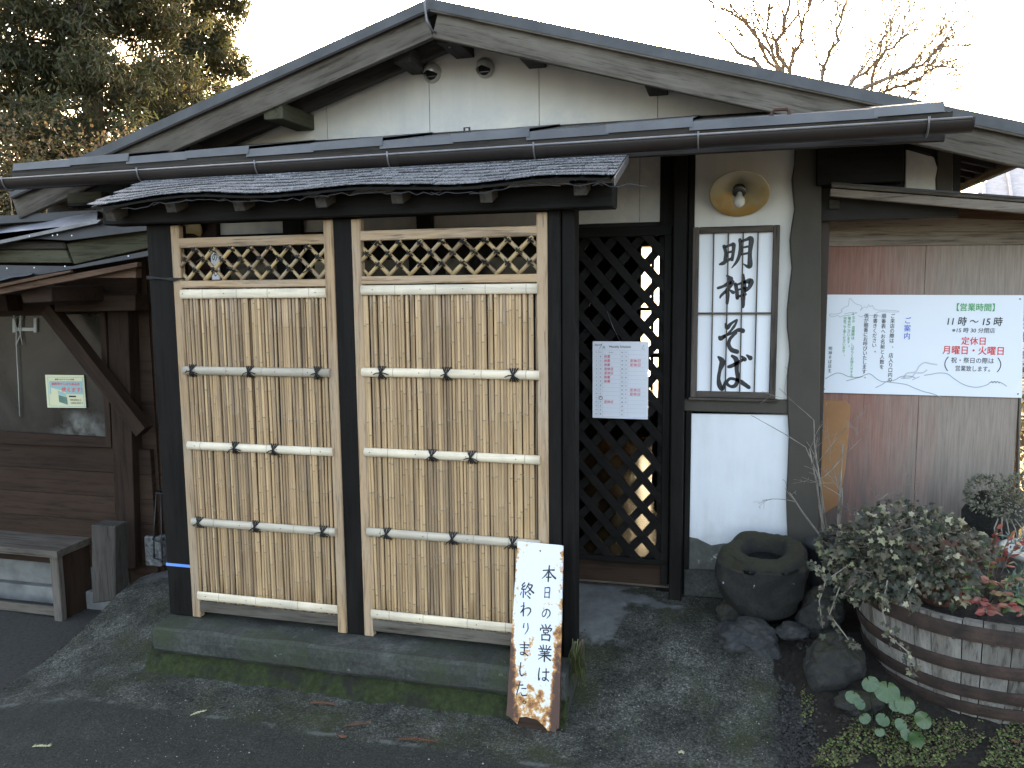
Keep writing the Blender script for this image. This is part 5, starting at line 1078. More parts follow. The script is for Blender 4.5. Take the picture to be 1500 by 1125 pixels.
# ------------------------------------------------------------ stones, basin, pots
def blob(name, c, r, seed, mat, parent=None, rough=.25, sub=5, flat=0):
    bm = bmesh.new(); bmesh.ops.create_icosphere(bm, subdivisions=sub, radius=1); r = Vector(r)
    for v in bm.verts:
        d = v.co.normalized(); k = 1+rough*nz(d.x+seed, d.y, d.z, 1.1)+rough*.4*nz(d.x+seed, d.y, d.z, 3)+.05*nz(d.x, d.y+seed, d.z, 9)
        k = k*(1-.10*noise.voronoi(Vector((d.x*1.6+seed, d.y*1.6, d.z*1.6)))[0][0])+.03*abs(nz(d.x, seed, d.z, 14)); v.co = Vector((d.x*r.x, d.y*r.y, d.z*r.z))*k
    me = bpy.data.meshes.new(name); bm.to_mesh(me); bm.free(); me.materials.append(mat); me.polygons.foreach_set('use_smooth', [True]*len(me.polygons))
    o = bpy.data.objects.new(name, me); return link(o, parent, c)
def N_scale(t, a):
    q = N(t, 'Math', operation='MULTIPLY', _1=.4); L(t, a, q.inputs[0]); return q.outputs[0]
def rockmat(name, a, b_, moss, lichen):
    m, t, b = newmat(name); v = wcoord(t); n = noi(t, v, 9, 7, .7); f_ = noi(t, v, 60, 5, .7); c = ramp(t, n, [(.3, a), (.7, b_)]); c = mix(t, 1.0, c, ramp(t, f_, [(.3, g(.6)), (.65, g(1.3))]), 'MULTIPLY')
    gm = N(t, 'NewGeometry'); sx = N(t, 'SeparateXYZ'); L(t, gm.outputs['Normal'], sx.inputs[0]); s = N(t, 'Math', operation='MULTIPLY_ADD', _1=2.2); L(t, n, s.inputs[0]); L(t, sx.outputs[2], s.inputs[2])
    if moss: c = mix(t, ramp(t, N_scale(t, s.outputs[0]), [(moss/2, g(0)), (moss/2+.25, g(.85))]), c, mix(t, f_, (.010, .010, .004), (.042, .036, .011)))
    if lichen: c = mix(t, ramp(t, noi(t, v, 26, 3, .5), [(.71, g(0)), (.725, g(.9))]), c, (.30, .32, .31))
    L(t, c, b.inputs['Base Color']); b.inputs['Roughness'].default_value = .85; bump(t, b, f_, 1.0, .010); return m
M['basin'] = rockmat('basin_stone', (.0045, .0045, .004), (.018, .017, .015), .98, True); M['rock'] = rockmat('garden_rock', (.016, .017, .018), (.05, .051, .050), 1.5, False); M['rock2'] = rockmat('mossy_rock', (.012, .012, .011), (.03, .029, .026), 1.2, False)
bs = thing('stone_basin', 'mossy dark stone water basin carved from one boulder beside the white wall', 'water basin', atz(1125, 905, -.03))
cB = at(1120, 850, 3.52); xl, xr_ = at(1050, 830, 3.52).x, at(1184, 830, 3.52).x; zt_, zb_ = at(1110, 789, 3.62).z, at(1120, 915, 3.40).z; rB = (xr_-xl)/2; cx, cy = (xl+xr_)/2, 3.535
seg, vs, fs = 110, [], []; pf = smooth([(.50, 0), (.74, .08), (.92, .28), (1.0, .52), (.99, .74), (.93, .90), (.80, .97), (.64, 1.0), (.52, .97), (.46, .88), (.42, .74), (.40, .62), (.30, .60), (.02, .60)], 4)
for r_, h in pf:
    for k in range(seg):
        a = 2*math.pi*k/seg; ca, sa = math.cos(a), math.sin(a); out_ = 1 if h < .97 and r_ > .6 else .45
        d_ = .17*nz(ca, sa, h*1.2, 1.2)+.07*nz(ca, sa+5, h*1.4, 3)+.025*nz(ca*r_, sa*r_, h, 6)+.008*nz(ca*r_, sa*r_+3, h*1.5, 20)-.05*noise.voronoi(Vector((ca*1.7, sa*1.7, h*2.2)))[0][0]
        rr = rB*max(r_, .02)*(1.03+d_*out_); zz_ = zb_+(zt_-zb_)*h+(.022*nz(ca*r_, sa*r_, h, 1.6)+.004*nz(ca*r_, sa*r_, h+2, 9))*(h > .3)+.030*sa*(h > .8)
        vs.append((cx+.08*rB*(1-h)+rr*ca, cy+rr*.92*sa, zz_))
fs = [(i*seg+k, i*seg+(k+1) % seg, (i+1)*seg+(k+1) % seg, (i+1)*seg+k) for i in range(len(pf)-1) for k in range(seg)]
o = raw('basin_body', vs, fs, M['basin'], bs, True)
m, t, b = newmat('still_water'); b.inputs['Base Color'].default_value = (.01, .01, .01, 1); b.inputs['Roughness'].default_value = .05; M['water'] = m
raw('water', [(cx+.42*rB*math.cos(2*math.pi*k/24)+.02, cy+.40*rB*math.sin(2*math.pi*k/24), zb_+(zt_-zb_)*.82) for k in range(24)], [tuple(range(24))], M['water'], bs)
RK = [('grey angular rock lying in front of the stone basin', (1098, 940), (48, 33), 3.36, 'rock', 3), ('small flat rock wedged right of the grey angular rock', (1160, 928), (24, 12), 3.36, 'rock', 8), ('low dark rock half hidden left under the stone basin', (1075, 905), (28, 24), 3.50, 'rock2', 12),
      ('large dark boulder between the basin and the barrel planter', (1205, 905), (36, 38), 3.46, 'rock2', 17), ('dark mossy boulder in front of the barrel planter, above the round leaves', (1222, 980), (44, 42), 3.17, 'rock2', 21), ('small dark stone low between the boulder and the round leaves', (1258, 1035), (34, 22), 3.02, 'rock2', 26)]
for lb, (x, y), (rx, ry), Y, mt, sd in RK:
    c = at(x, y, Y); k = Y/F*1.02; o = blob('rock', (c.x, c.y+.03, c.z), (rx*k*.92, rx*k*.8, ry*k*.92), sd, M[mt], None, .35); tag(o, lb, 'rock', 'rocks around the basin and planter')

# barrel planter
zb0 = -.16; zr = .262; Yf = atz(1430, 1066, zb0); cbx, cby = at(1452, 900, 3.42).x, 3.44; Rt, Rb = .575, .50
Rb = cby-Yf.y+.0; Rb += .02; Rt = Rb*1.24; cbx -= .03
bar_ = thing('barrel_planter', 'big weathered half barrel with rusty hoops used as a planter', 'planter', (cbx, cby, zb0)); nst = 34; q = random.Random(5); edges = [0]
for i in range(nst): edges.append(edges[-1]+q.uniform(.65, 1.35))
edges = [e/edges[-1]*2*math.pi for e in edges]
for i in range(nst):
    a0, a1 = edges[i]+.004, edges[i+1]-.004; top = zr+q.uniform(-.006, .006); ro = q.uniform(-.003, .003); vs = []; H_ = 7; K2 = 2
    for j in range(H_):
        h = j/(H_-1); z = zb0+(top-zb0)*h; r = Rb+(Rt-Rb)*h+.012*math.sin(h*math.pi)+ro
        for s_ in range(K2+1):
            a = a0+(a1-a0)*s_/K2; jit = .004*q.uniform(-1, 1) if j == H_-1 else 0
            vs.append((cbx+r*math.cos(a), cby+r*math.sin(a), z+jit))
        for s_ in range(K2, -1, -1):
            a = a0+(a1-a0)*s_/K2; vs.append((cbx+(r-.032)*math.cos(a), cby+(r-.032)*math.sin(a), z))
    m_ = 2*(K2+1); fs = [(j*m_+k, j*m_+(k+1) % m_, (j+1)*m_+(k+1) % m_, (j+1)*m_+k) for j in range(H_-1) for k in range(m_)]+[tuple(range(m_-1, -1, -1)), tuple((H_-1)*m_+k for k in range(m_))]
    raw('stave', vs, fs, wood('barrel')('z'), bar_)
for yp, hp in ((928, 12), (981, 10), (1021, 10), (1048, 10)):
    zc_ = at(1447, yp, cby-Rb-.05).z; hw = hp*.0024
    prof = []; 
    def rr(z): h = (z-zb0)/(zr-zb0); return Rb+(Rt-Rb)*h+.012*math.sin(h*math.pi)+.0035
    vs, fs, seg = [], [], 96
    for z, e in ((zc_-hw, 0), (zc_-hw, .004), (zc_-hw*.5, .0055), (zc_+hw*.5, .0055), (zc_+hw, .004), (zc_+hw, 0)):
        for k in range(seg): a = 2*math.pi*k/seg; r = rr(z)+e+.002*nz(a*3, z*9, 1, 2); vs.append((cbx+r*math.cos(a), cby+r*math.sin(a), z+.002*nz(a, z, 5, 3)))
    for i in range(5):
        for k in range(seg): a = i*seg+k; b_ = i*seg+(k+1) % seg; fs.append((a, b_, b_+seg, a+seg))
    raw('hoop', vs, fs, M['hoop'], bar_, False)
for k in range(10):
    a = -math.pi/2-1.25+k*.27; r = Rb+(Rt-Rb)*.82+.018; blob_ = raw('rivet', [(cbx+r*math.cos(a)+.006*math.cos(j), cby+r*math.sin(a), .195+.006*math.sin(j)) for j in range(6)], [tuple(range(6))], M['hoop'], bar_)
vs = [(cbx, cby, zr-.05)]; 
for i in range(1, 9):
    for k in range(48): a = 2*math.pi*k/48; r = (Rt-.035)*i/8; vs.append((cbx+r*math.cos(a), cby+r*math.sin(a), zr-.055+.02*nz(r*math.cos(a), r*math.sin(a), 0, 9)))
fs = [(0, 1+k, 1+(k+1) % 48) for k in range(48)]+[(1+(i-1)*48+k, 1+i*48+k, 1+i*48+(k+1) % 48, 1+(i-1)*48+(k+1) % 48) for i in range(1, 8) for k in range(48)]
raw('soil', vs, fs, M['soil'], bar_, True)
print('barrel', cbx, cby, Rb, Rt, Yf)

# leaves -------------------------------------------------
def ivy_leaf(s=1, fold=.25):
    pts = [(0, 0), (.32, -.22), (.50, .05), (.36, .22), (.62, .48), (.30, .50), (0, 1.0), (-.30, .50), (-.62, .48), (-.36, .22), (-.50, .05), (-.32, -.22)]
    vs = [(x*s, y*s, -abs(x)*fold*s-.15*y*y*s) for x, y in pts]+[(0, .3*s, .03*s)]; n = len(pts)
    return vs, [(n, i, (i+1) % n) for i in range(n)]
def oval_leaf(s=1, w=.32):
    pts = [(0, 0), (w*.7, .25), (w, .5), (w*.65, .8), (0, 1.05), (-w*.65, .8), (-w, .5), (-w*.7, .25)]; vs = [(x*s, y*s, -.35*abs(x)*s-.2*y*y*s) for x, y in pts]+[(0, .5*s, -.05*s)]; n = 8
    return vs, [(n, i, (i+1) % n) for i in range(n)]
def round_leaf(s=1):
    vs, n = [(0, 0, 0)], 22
    for i in range(n+1):
        a = -math.pi/2+.10+(2*math.pi-.2)*i/n; r = 1+.03*math.sin(a*9); vs.append((r*math.cos(a)*1.08*s, (r*math.sin(a)*.92+.35)*s, (.10*r*r+.05*math.sin(a*3))*s))
    return vs, [(0, i, i+1) for i in range(1, n+1)]
def orient(d, up=None, roll=0):      # rotation taking local +y to d and +z towards up
    d = Vector(d).normalized(); up = Vector(up or (0, -.3, 1)); x = d.cross(up)
    x = x.normalized() if x.length > 1e-4 else Vector((1, 0, 0)); z = x.cross(d); return Matrix((x, d, z)).transposed() @ Matrix.Rotation(roll, 3, 'Y')
def rdir(q, up=0): 
    v = Vector((q.gauss(0, 1), q.gauss(0, 1), q.gauss(0, 1)+up)); return v.normalized()
def scatter(parent, leaf_name, leafs, mats, pts, n_obj, q, stuff_name='foliage', up=(0, -.7, .8)):
    # pts: (pos, dir, size); the n_obj largest nearest the eye are objects, the rest one mesh
    me_l = []
    for i, (vs, fs) in enumerate(leafs):
        for mt in mats:
            me = bpy.data.meshes.new(leaf_name); me.from_pydata([Vector(v) for v in vs], [], fs); me.materials.append(mt); me_l.append(me)
    order = sorted(pts, key=lambda p: (p[0]-CAMP).length-(p[2]*6)); mb = [MB() for _ in mats]
    for i, (p, d, s) in enumerate(order):
        Rm = orient(d, Vector(up)+Vector((q.gauss(0, .45), q.gauss(0, .35), q.gauss(0, .35))), q.gauss(0, .3))
        if i < n_obj:
            o = bpy.data.objects.new(leaf_name, q.choice(me_l)); link(o, parent, p); o.rotation_mode = 'QUATERNION'; o.rotation_quaternion = Rm.to_quaternion(); o.scale = (s, s, s)
        else:
            vs, fs = q.choice(leafs); k = q.randrange(len(mats)); mb[k].add([p+Rm @ (Vector(v)*s) for v in vs], fs)
    for m_, mt in zip(mb, mats):
        if m_.v: o = m_.build(stuff_name, mt, parent, origin=WL[parent.name]); o['kind'] = 'stuff'
# ivy in a terracotta pot
def px_z(x, y, Y): return at(x, y, Y)
pc = at(1395, 800, 3.40); ivp = thing('ivy_pot', 'bushy variegated ivy spilling from a brown clay pot in the barrel planter', 'potted plant', (pc.x-.04, 3.40, zr-.05)); rp = .13
lathe('pot', [(.09, 0), (.115, .10), (rp, .17), (rp+.012, .172), (rp+.012, .205), (rp-.006, .205), (rp-.012, .16), (.0, .16)], (pc.x-.03, 3.37, zr-.06), M['terra'], ivp, 32)
q = random.Random(21); pts = []
blobs = [((1345, 800), 3.24, (72, 50)), ((1300, 790), 3.28, (62, 42)), ((1270, 830), 3.22, (52, 52)), ((1400, 810), 3.22, (45, 44)), ((1330, 765), 3.42, (60, 30)), ((1235, 800), 3.36, (36, 34)), ((1395, 850), 3.10, (34, 38)), ((1300, 850), 3.12, (50, 34))]
for (x, y), Y, (rx, ry) in blobs:
    c = at(x, y, Y); k = Y/F
    for _ in range(int(rx*ry/9.0)):
        d = rdir(q); r = q.uniform(.72, 1.05); p = c+Vector((d.x*rx*k*r, d.y*rx*k*.8*r, d.z*ry*k*r)); dd = (d*.8+Vector((q.gauss(0, .4), q.gauss(0, .3)-.3, q.gauss(0, .3)-.55))).normalized(); pts.append((p, dd, q.choice((.010, .014, .018, .022, .026, .032))))
vines = [[(1300, 850), (1292, 890), (1300, 930), (1330, 955), (1335, 985)], [(1240, 830), (1210, 850), (1200, 880), (1205, 920)], [(1215, 850), (1195, 830), (1188, 826)], [(1230, 860), (1215, 900), (1245, 940), (1255, 945)], [(1345, 840), (1330, 870), (1335, 895)], [(1260, 845), (1235, 870), (1260, 880)]]
for vn in vines:
    P = [at(x, y, 2.98 if vn is vines[0] or vn is vines[4] else 3.14) for x, y in vn]; tube('vine', P, .0028, M['stem'], ivp, 5)
    for i in range(len(P)-1):
        for _ in range(9): p = P[i].lerp(P[i+1], q.random())+rdir(q)*.014; pts.append((p, (q.gauss(0, .6), -.4, -.6+q.gauss(0, .4)), q.uniform(.010, .022)))
for x, y in ((1296, 880), (1310, 858), (1325, 860), (1325, 965), (1338, 985), (1345, 975), (1205, 930), (1255, 945), (1315, 920)):
    p = at(x, y, 2.95 if x > 1290 else 3.08); pts.append((p, (q.gauss(0, .5), -.3, -.7), .024))
scatter(ivp, 'ivy_leaf', [ivy_leaf(1, .2), ivy_leaf(1, .35)], [M['ivy'], M['ivy'], M['ivy'], M['ivypale'], M['ivy'], M['ivy'], M['ivy'], M['ivy']], pts, 280, q)
for _ in range(26):
    c = at(q.uniform(1240, 1400), q.uniform(770, 850), q.uniform(3.2, 3.35)); tube('stem', [c+Vector((q.gauss(0, .02), .02, -.05)), c, c+Vector((q.gauss(0, .05), -.04, q.gauss(.01, .04)))], .0022, M['stem'], ivp, 4)
# nandina: reddish sprays at the right of the barrel
nd_ = thing('nandina_plant', 'nandina with red and lime green leaflets growing in the barrel planter', 'plant', at(1440, 900, 3.16)); q = random.Random(4); base = at(1445, 905, 3.2)
def spray(parent, root, tip, n, mats, s0, q, mr=.002):
    root, tip = Vector(root), Vector(tip); mid = root.lerp(tip, .5)+Vector((0, 0, .02)); P = [root, mid, tip]; tube('stem', P, mr, M['twig'], parent, 4); out = []
    for i in range(n):
        f_ = .35+.65*i/(n-1); p = root.lerp(tip, f_)+Vector((0, 0, .02*math.sin(f_*math.pi))); dv = (tip-root).normalized(); sd = 1 if i % 2 else -1; d = (dv*.5+dv.cross(Vector((0, 0, 1)))*sd+Vector((0, -.3, q.uniform(-.5, .2)))).normalized(); out.append((p, d, s0*q.uniform(.75, 1.2)))
    return out
L1, L2 = [], []
for (x, y), Y, kind in [((1425, 862), 3.05, 1), ((1450, 850), 3.05, 1), ((1470, 868), 3.05, 1), ((1490, 880), 3.02, 1), ((1500, 900), 3.0, 1), ((1435, 880), 3.0, 0), ((1455, 892), 3.0, 0), ((1480, 890), 2.98, 0), ((1445, 898), 2.95, 0), ((1418, 880), 3.02, 0), ((1460, 775), 3.2, 0), ((1480, 785), 3.2, 0), ((1495, 790), 3.18, 0), ((1440, 790), 3.22, 2), ((1465, 800), 3.2, 2), ((1425, 805), 3.2, 2), ((1450, 822), 3.14, 2), ((1485, 845), 3.1, 1), ((1420, 840), 3.12, 2), ((1408, 862), 3.1, 2)]:
    tip = at(x, y, Y); rt = base.lerp(tip, .35)+Vector((0, .03, .01)); ps_ = spray(nd_, rt, tip, 9, None, .032 if kind != 2 else .02, q)
    (L2 if kind == 0 else L1).extend(ps_)
ol = [oval_leaf(1, .24), oval_leaf(1, .30)]
scatter(nd_, 'leaflet', ol, [M['nandina']], L1, 130, q); scatter(nd_, 'leaflet', ol, [M['nanred']], L2, 90, q)
tube('stem', [base+Vector((0, 0, -.04)), base.lerp(at(1458, 775, 3.2), .5), at(1460, 772, 3.2)], .004, M['bark'], nd_, 6)
# bare stems in a dark pot
bp = at(1215, 800, 3.66); tp_ = thing('bare_shrub_pot', 'leafless shrub in a black plastic pot against the shed corner', 'potted plant', (bp.x, 3.68, -.02)); zt_ = at(1215, 787, 3.68).z; rr0 = (at(1252, 787, 3.68).x-at(1183, 787, 3.68).x)/2
lathe('pot', [(rr0*.72, 0), (rr0*.95, zt_-.03), (rr0*1.02, zt_-.028), (rr0*1.04, zt_), (rr0*1.0, zt_+.002), (rr0*.93, zt_-.03), (0, zt_-.04)], (bp.x, 3.68, -.02), M['pot'], tp_, 36)
q = random.Random(9)
RMIN = .0008
def branch(mb, p, d, ln, r, lvl, q, bend=.25, kids=(2, 4), shrink=.62, gravity=0):
    n_ = 6; P, Rr = [p], [r]
    for i in range(n_):
        d = (d+rdir(q)*bend*.45+Vector((0, 0, gravity))).normalized(); p = p+d*ln/n_; P.append(p); Rr.append(max(r*(1-.62*(i+1)/n_), RMIN))
    mb.tube(P, Rr, 5 if r > .004 else 4)
    if lvl > 0:
        for _ in range(q.randint(*kids)):
            i = q.randint(2, n_); dd = (d+rdir(q)*.9).normalized(); branch(mb, P[i], dd, ln*shrink*q.uniform(.7, 1.15), Rr[i]*.72, lvl-1, q, bend, kids, shrink, gravity)
for tx, ty, ln in ((1190, 640, 0), (1262, 640, 0), (1150, 720, 0), (1225, 690, 0), (1170, 600, 0), (1290, 700, 0)):
    mb = MB(); tip = at(tx, ty, 3.6); rt = Vector((bp.x+q.uniform(-.03, .03), 3.66, zt_-.04)); d = (tip-rt); branch(mb, rt, d.normalized(), d.length*.9, .0065, 3, q, .28, (2, 3), .5); mb.build('stem', M['stem'], tp_, True)
mb = MB(); P = [at(x, y, 3.62) for x, y in ((1212, 780), (1200, 700), (1180, 655), (1150, 636), (1100, 608))]; mb.tube(P, [.004, .003, .0025, .0018, .001], 5); mb.build('stem', M['stem'], tp_, True)
# round leaved plant
rl = thing('round_leaf_plant', 'clump of glossy round green leaves in front of the dark boulder', 'plant', atz(1300, 1050, -.12)); q = random.Random(2); lm = []
for k in range(3): vs, fs = round_leaf(1); me = bpy.data.meshes.new('round_leaf'); me.from_pydata([Vector(v)+Vector((0, 0, .05*nz(v[0], v[1], k, 3))) for v in vs], [], fs); me.materials.append(M['round']); me.polygons.foreach_set('use_smooth', [True]*len(fs)); lm.append(me)
for x, y, s in ((1273, 998, .9), (1300, 1008, 1.25), (1325, 1028, 1.0), (1250, 1018, .75), (1295, 1052, .7), (1265, 1050, .6), (1322, 1060, .65), (1345, 1080, .85), (1355, 1052, .9), (1312, 1032, .6), (1288, 1070, .5), (1330, 1075, .6), (1262, 1030, .6)):
    p = at(x, y, 2.92-.0012*(y-1000)); gr0 = Vector((p.x+(at(1300, 1050, 2.9).x-p.x)*.5, p.y+.06, gz(p.x, p.y+.06)-.01)); tube('stalk', [gr0, gr0.lerp(p, .6)+Vector((0, .01, .01)), p+Vector((0, .004, -.002))], .0018, M['round'], rl, 5)
    o = bpy.data.objects.new('round_leaf', q.choice(lm)); link(o, rl, p); Rm = orient((q.gauss(0, .4), -.25, -.6), (q.gauss(0, .25), -1.0, .45)); o.rotation_mode = 'QUATERNION'; o.rotation_quaternion = Rm.to_quaternion(); o.scale = (s*.031,)*3
# plants at the right edge
sc_ = thing('stonecrop_planter', 'dense greenish stonecrop cushion on a dark stump at the right edge', 'plant', at(1465, 760, 3.75)); blob('stump', at(1460, 752, 3.85), (.13, .1, .10), 31, M['rock2'], sc_, .3, 3); q = random.Random(14); pts = []
for (x, y), Y, (rx, ry) in [((1455, 725), 3.72, (34, 27)), ((1490, 735), 3.68, (30, 28)), ((1500, 715), 3.7, (20, 20)), ((1440, 720), 3.75, (20, 20))]:
    c = at(x, y, Y); k = Y/F
    for _ in range(420): d = rdir(q); p = c+Vector((d.x*rx*k, d.y*rx*k, d.z*ry*k))*q.uniform(.85, 1.05); pts.append((p, d, q.uniform(.008, .014)))
scatter(sc_, 'leaf', [oval_leaf(1, .4)], [M['succ']], pts, 40, q)
for k in range(5): a = at(1462+6*k, 760, 3.6); tube('stem', [a, a+Vector((-.02+.01*k, -.03, -.03)), a+Vector((-.015+.012*k, -.04, -.09))], .003, M['stem'], sc_, 5)
pp = at(1505, 840, 3.35); pz = thing('pale_pot', 'round pale pot of grassy blue green leaves behind the nandina', 'potted plant', (pp.x+.1, 3.40, zr-.06)); zt_ = at(1470, 822, 3.25).z
lathe('pot', [(.10, 0), (.15, zt_-zr+.04), (.165, zt_-zr+.045), (.165, zt_-zr+.06), (.15, zt_-zr+.06), (.14, zt_-zr+.03), (0, zt_-zr+.03)], (pp.x+.09, 3.42, zr-.06), M['palepot'], pz, 36)
q = random.Random(15); pts = []
for _ in range(500): d = rdir(q, 1.0); c = Vector((pp.x+.08+q.gauss(0, .07), 3.36+q.gauss(0, .06), zt_-.0)); pts.append((c+d*.03, (d+Vector((0, -.6, .1))).normalized(), q.uniform(.02, .04)))
for _ in range(240): c = at(q.uniform(1472, 1530), q.uniform(840, 880), 3.1); pts.append((c, rdir(q, .3), q.uniform(.018, .03)))
scatter(pz, 'blade', [oval_leaf(1, .10)], [M['bluegrass'], M['bluegrass'], M['nandina']], pts, 40, q)
# weeds at the post foot
wg = thing('grass_tuft', 'limp tuft of grass at the right end of the plinth', 'grass', atz(850, 990, -.15)); q = random.Random(33); mb = MB()
for _ in range(110):
    p = at(q.uniform(838, 856), q.uniform(935, 975), 2.90); d = Vector((q.uniform(-.02, .02), -.03, -q.uniform(.04, .10))); w_ = .0018; mb.add([p+Vector((-w_, 0, 0)), p+Vector((w_, 0, 0)), p+d*.6+Vector((w_, -.008, 0)), p+d, p+d*.6+Vector((-w_, -.008, 0))], [(0, 1, 2, 3, 4)])
o = mb.build('blades', M['moss'], wg); o['kind'] = 'stuff'
# ground cover, gravel, litter
q = random.Random(8); mb = MB(); vsL, fsL = oval_leaf(1, .42)
def seeg(x, y): 
    p = atz(x, y, -.15)
    for _ in range(4): p = atz(x, y, gz(p.x, p.y))
    return p
for i in range(9000):
    x, y = q.uniform(1175, 1520), 1125-(q.random()**1.1)*130
    edge_ = 1062+.0*x if x > 1380 else 1010+.15*(x-1180)
    if y < edge_+12*nz(x, y, 1, .03) or nz(x, y, 3, .016) < -.12+.35*((1290-x)/120 if x < 1290 else 0): continue
    p = seeg(x, y); s = q.uniform(.005, .012); Rm = orient((q.gauss(0, 1), q.gauss(0, 1), q.uniform(0, .8)), (q.gauss(0, .5), q.gauss(-.3, .5), 1)); p.z += q.uniform(.0, .018)
    mb.add([p+Rm @ (Vector(v)*s) for v in vsL], fsL)
o = mb.build('ground_cover', M['moss'], None); tag(o, 'low green ground cover leaves under the barrel planter', 'ground cover', kind='stuff')
mb = MB(); q = random.Random(18)
for i in range(2600):
    y = q.uniform(915, 1125); x = q.gauss(1163, 11+.035*(y-915)); p = seeg(x, y); s = q.uniform(.0035, .010); a, b2 = q.uniform(0, 6), q.uniform(0, 6); pts = []
    for k in range(6): d = Vector(((1, 0, 0), (0, 1, 0), (-1, 0, 0), (0, -1, 0), (0, 0, 1), (0, 0, -1))[k]); d = Vector((d.x*math.cos(a)-d.y*math.sin(a), d.x*math.sin(a)+d.y*math.cos(a), d.z*.7+.3*math.sin(b2)*d.x)); pts.append(p+d*s*q.uniform(.7, 1.2))
    mb.add(pts, [(0, 1, 4), (1, 2, 4), (2, 3, 4), (3, 0, 4), (1, 0, 5), (2, 1, 5), (3, 2, 5), (0, 3, 5)])
M['pebble'] = foliage('pebble_chip', [(.014, .013, .011), (.024, .022, .019), (.045, .042, .037), (.018, .016, .013)], 0, .9)
o = mb.build('gravel', M['pebble'], None); tag(o, 'dark gravel in the narrow channel beside the yard', 'gravel', kind='stuff')
mb = MB(); q = random.Random(29)
for (x, y, rx) in ((1100, 968, 55), (1160, 938, 30), (1075, 925, 34), (1125, 915, 60), (1222, 1018, 50), (1258, 1050, 40), (1205, 935, 40), (1330, 1060, 80), (1440, 1078, 90), (1010, 872, 30), (780, 1072, 40)):
    for _ in range(150):
        px_, py_ = q.gauss(x, rx*.6), y+q.gauss(0, 7); p = seeg(px_, py_); s = q.uniform(.0025, .007); a = q.uniform(0, 6)
        mb.add([p+Vector((s*math.cos(a+k*1.57)*q.uniform(.6, 1.3), s*math.sin(a+k*1.57)*q.uniform(.6, 1.3), .001)) for k in range(4)]+[p+Vector((0, 0, s*.8))], [(0, 1, 4), (1, 2, 4), (2, 3, 4), (3, 0, 4)])
M['litter'] = foliage('leaf_litter', [(.014, .012, .009), (.03, .022, .014), (.05, .03, .018), (.022, .024, .012)], 0, .9)
o = mb.build('litter', M['litter'], None); tag(o, 'crumbs of soil and leaf litter round the rocks and the planter', 'litter', kind='stuff')
mb = MB(); q = random.Random(19)
for i in range(2600):      # loose grit lying on the yard
    x, y = q.uniform(0, 1160), q.uniform(880, 1120)
    if nz(x, y, 1, .008) < -.05: continue
    p = seeg(x, y)
    if p.x < -3.05 or (p.y > 2.80 and p.x < -.55): continue
    s = q.uniform(.0008, .003)*(1 if q.random() < .9 else 1.6); a = q.uniform(0, 6); mb.add([p+Vector((s*math.cos(a+k*1.57), s*math.sin(a+k*1.57), 0)) for k in range(4)]+[p+Vector((0, 0, s*.9))], [(0, 1, 4), (1, 2, 4), (2, 3, 4), (3, 0, 4)])
M['grit'] = foliage('grit', [(.04, .04, .04), (.07, .07, .065), (.12, .12, .11), (.24, .24, .23)], 0, .8)
o = mb.build('grit', M['grit'], None); tag(o, 'pale grit scattered over the worn yard surface', 'grit', kind='stuff')
def flat_leaf(label, x, y, s, mt, rot, kind):
    p = seeg(x, y); p.z += .004
    if kind == 'fern': 
        mb_ = MB(); q_ = random.Random(int(x)); dv = Vector((math.cos(rot), math.sin(rot), 0)); sd = Vector((-dv.y, dv.x, 0)); mb_.tube([p-dv*s, p+sd*s*.1+Vector((0, 0, .004)), p+dv*s], .0016, 4)
        for k in range(16):
            a = p+dv*s*(-1+2*k/15); 
            for sg_ in (-1, 1): e = a+sd*sg_*s*.35*q_.uniform(.6, 1)+dv*s*.25+Vector((0, 0, q_.uniform(0, .008))); mb_.add([a, a+dv*.004, e], [(0, 1, 2)])
        o = mb_.build('dead_sprig', mt)
    else:
        vs, fs = (ivy_leaf(1, .2) if kind == 'star' else oval_leaf(1, .36)); Rm = orient((math.cos(rot), math.sin(rot), .05), (0, 0, 1)); o = raw('fallen_leaf', [p+Rm @ (Vector(v)*s)+Vector((0, 0, .25*s)) for v in vs], fs, mt)
    tag(o, label, 'leaf')
flat_leaf('pale yellow star shaped leaf fallen on the asphalt below the door', 998, 1106, .022, M['yellowleaf'], 1.6, 'star')
flat_leaf('curled brown leaf on the asphalt left of the sign board', 495, 1081, .032, M['deadleaf'], .2, 'oval')
flat_leaf('reddish cedar sprig on the yard just left of the rusty sign', 522, 1063, .045, M['deadleaf'], .5, 'fern'); flat_leaf('rusty cedar sprig lying below the right screen', 610, 1086, .07, M['deadleaf'], .15, 'fern')
flat_leaf('thin straw coloured sprig on the yard at the lower left', 290, 1046, .028, M['yellowleaf'], .9, 'fern'); flat_leaf('faint brown sprig close under the mossy plinth', 472, 1032, .05, M['deadleaf'], .1, 'fern')
flat_leaf('small brown leaf on the ground cover by the round leaves', 1318, 1045, .04, M['deadleaf'], 2.0, 'oval'); flat_leaf('brown leaf on the ground cover under the barrel', 1480, 1090, .04, M['deadleaf'], .6, 'oval')
flat_leaf('yellow green sprig on the ground at the far lower left edge', 60, 1095, .03, M['yellowleaf'], .3, 'fern')

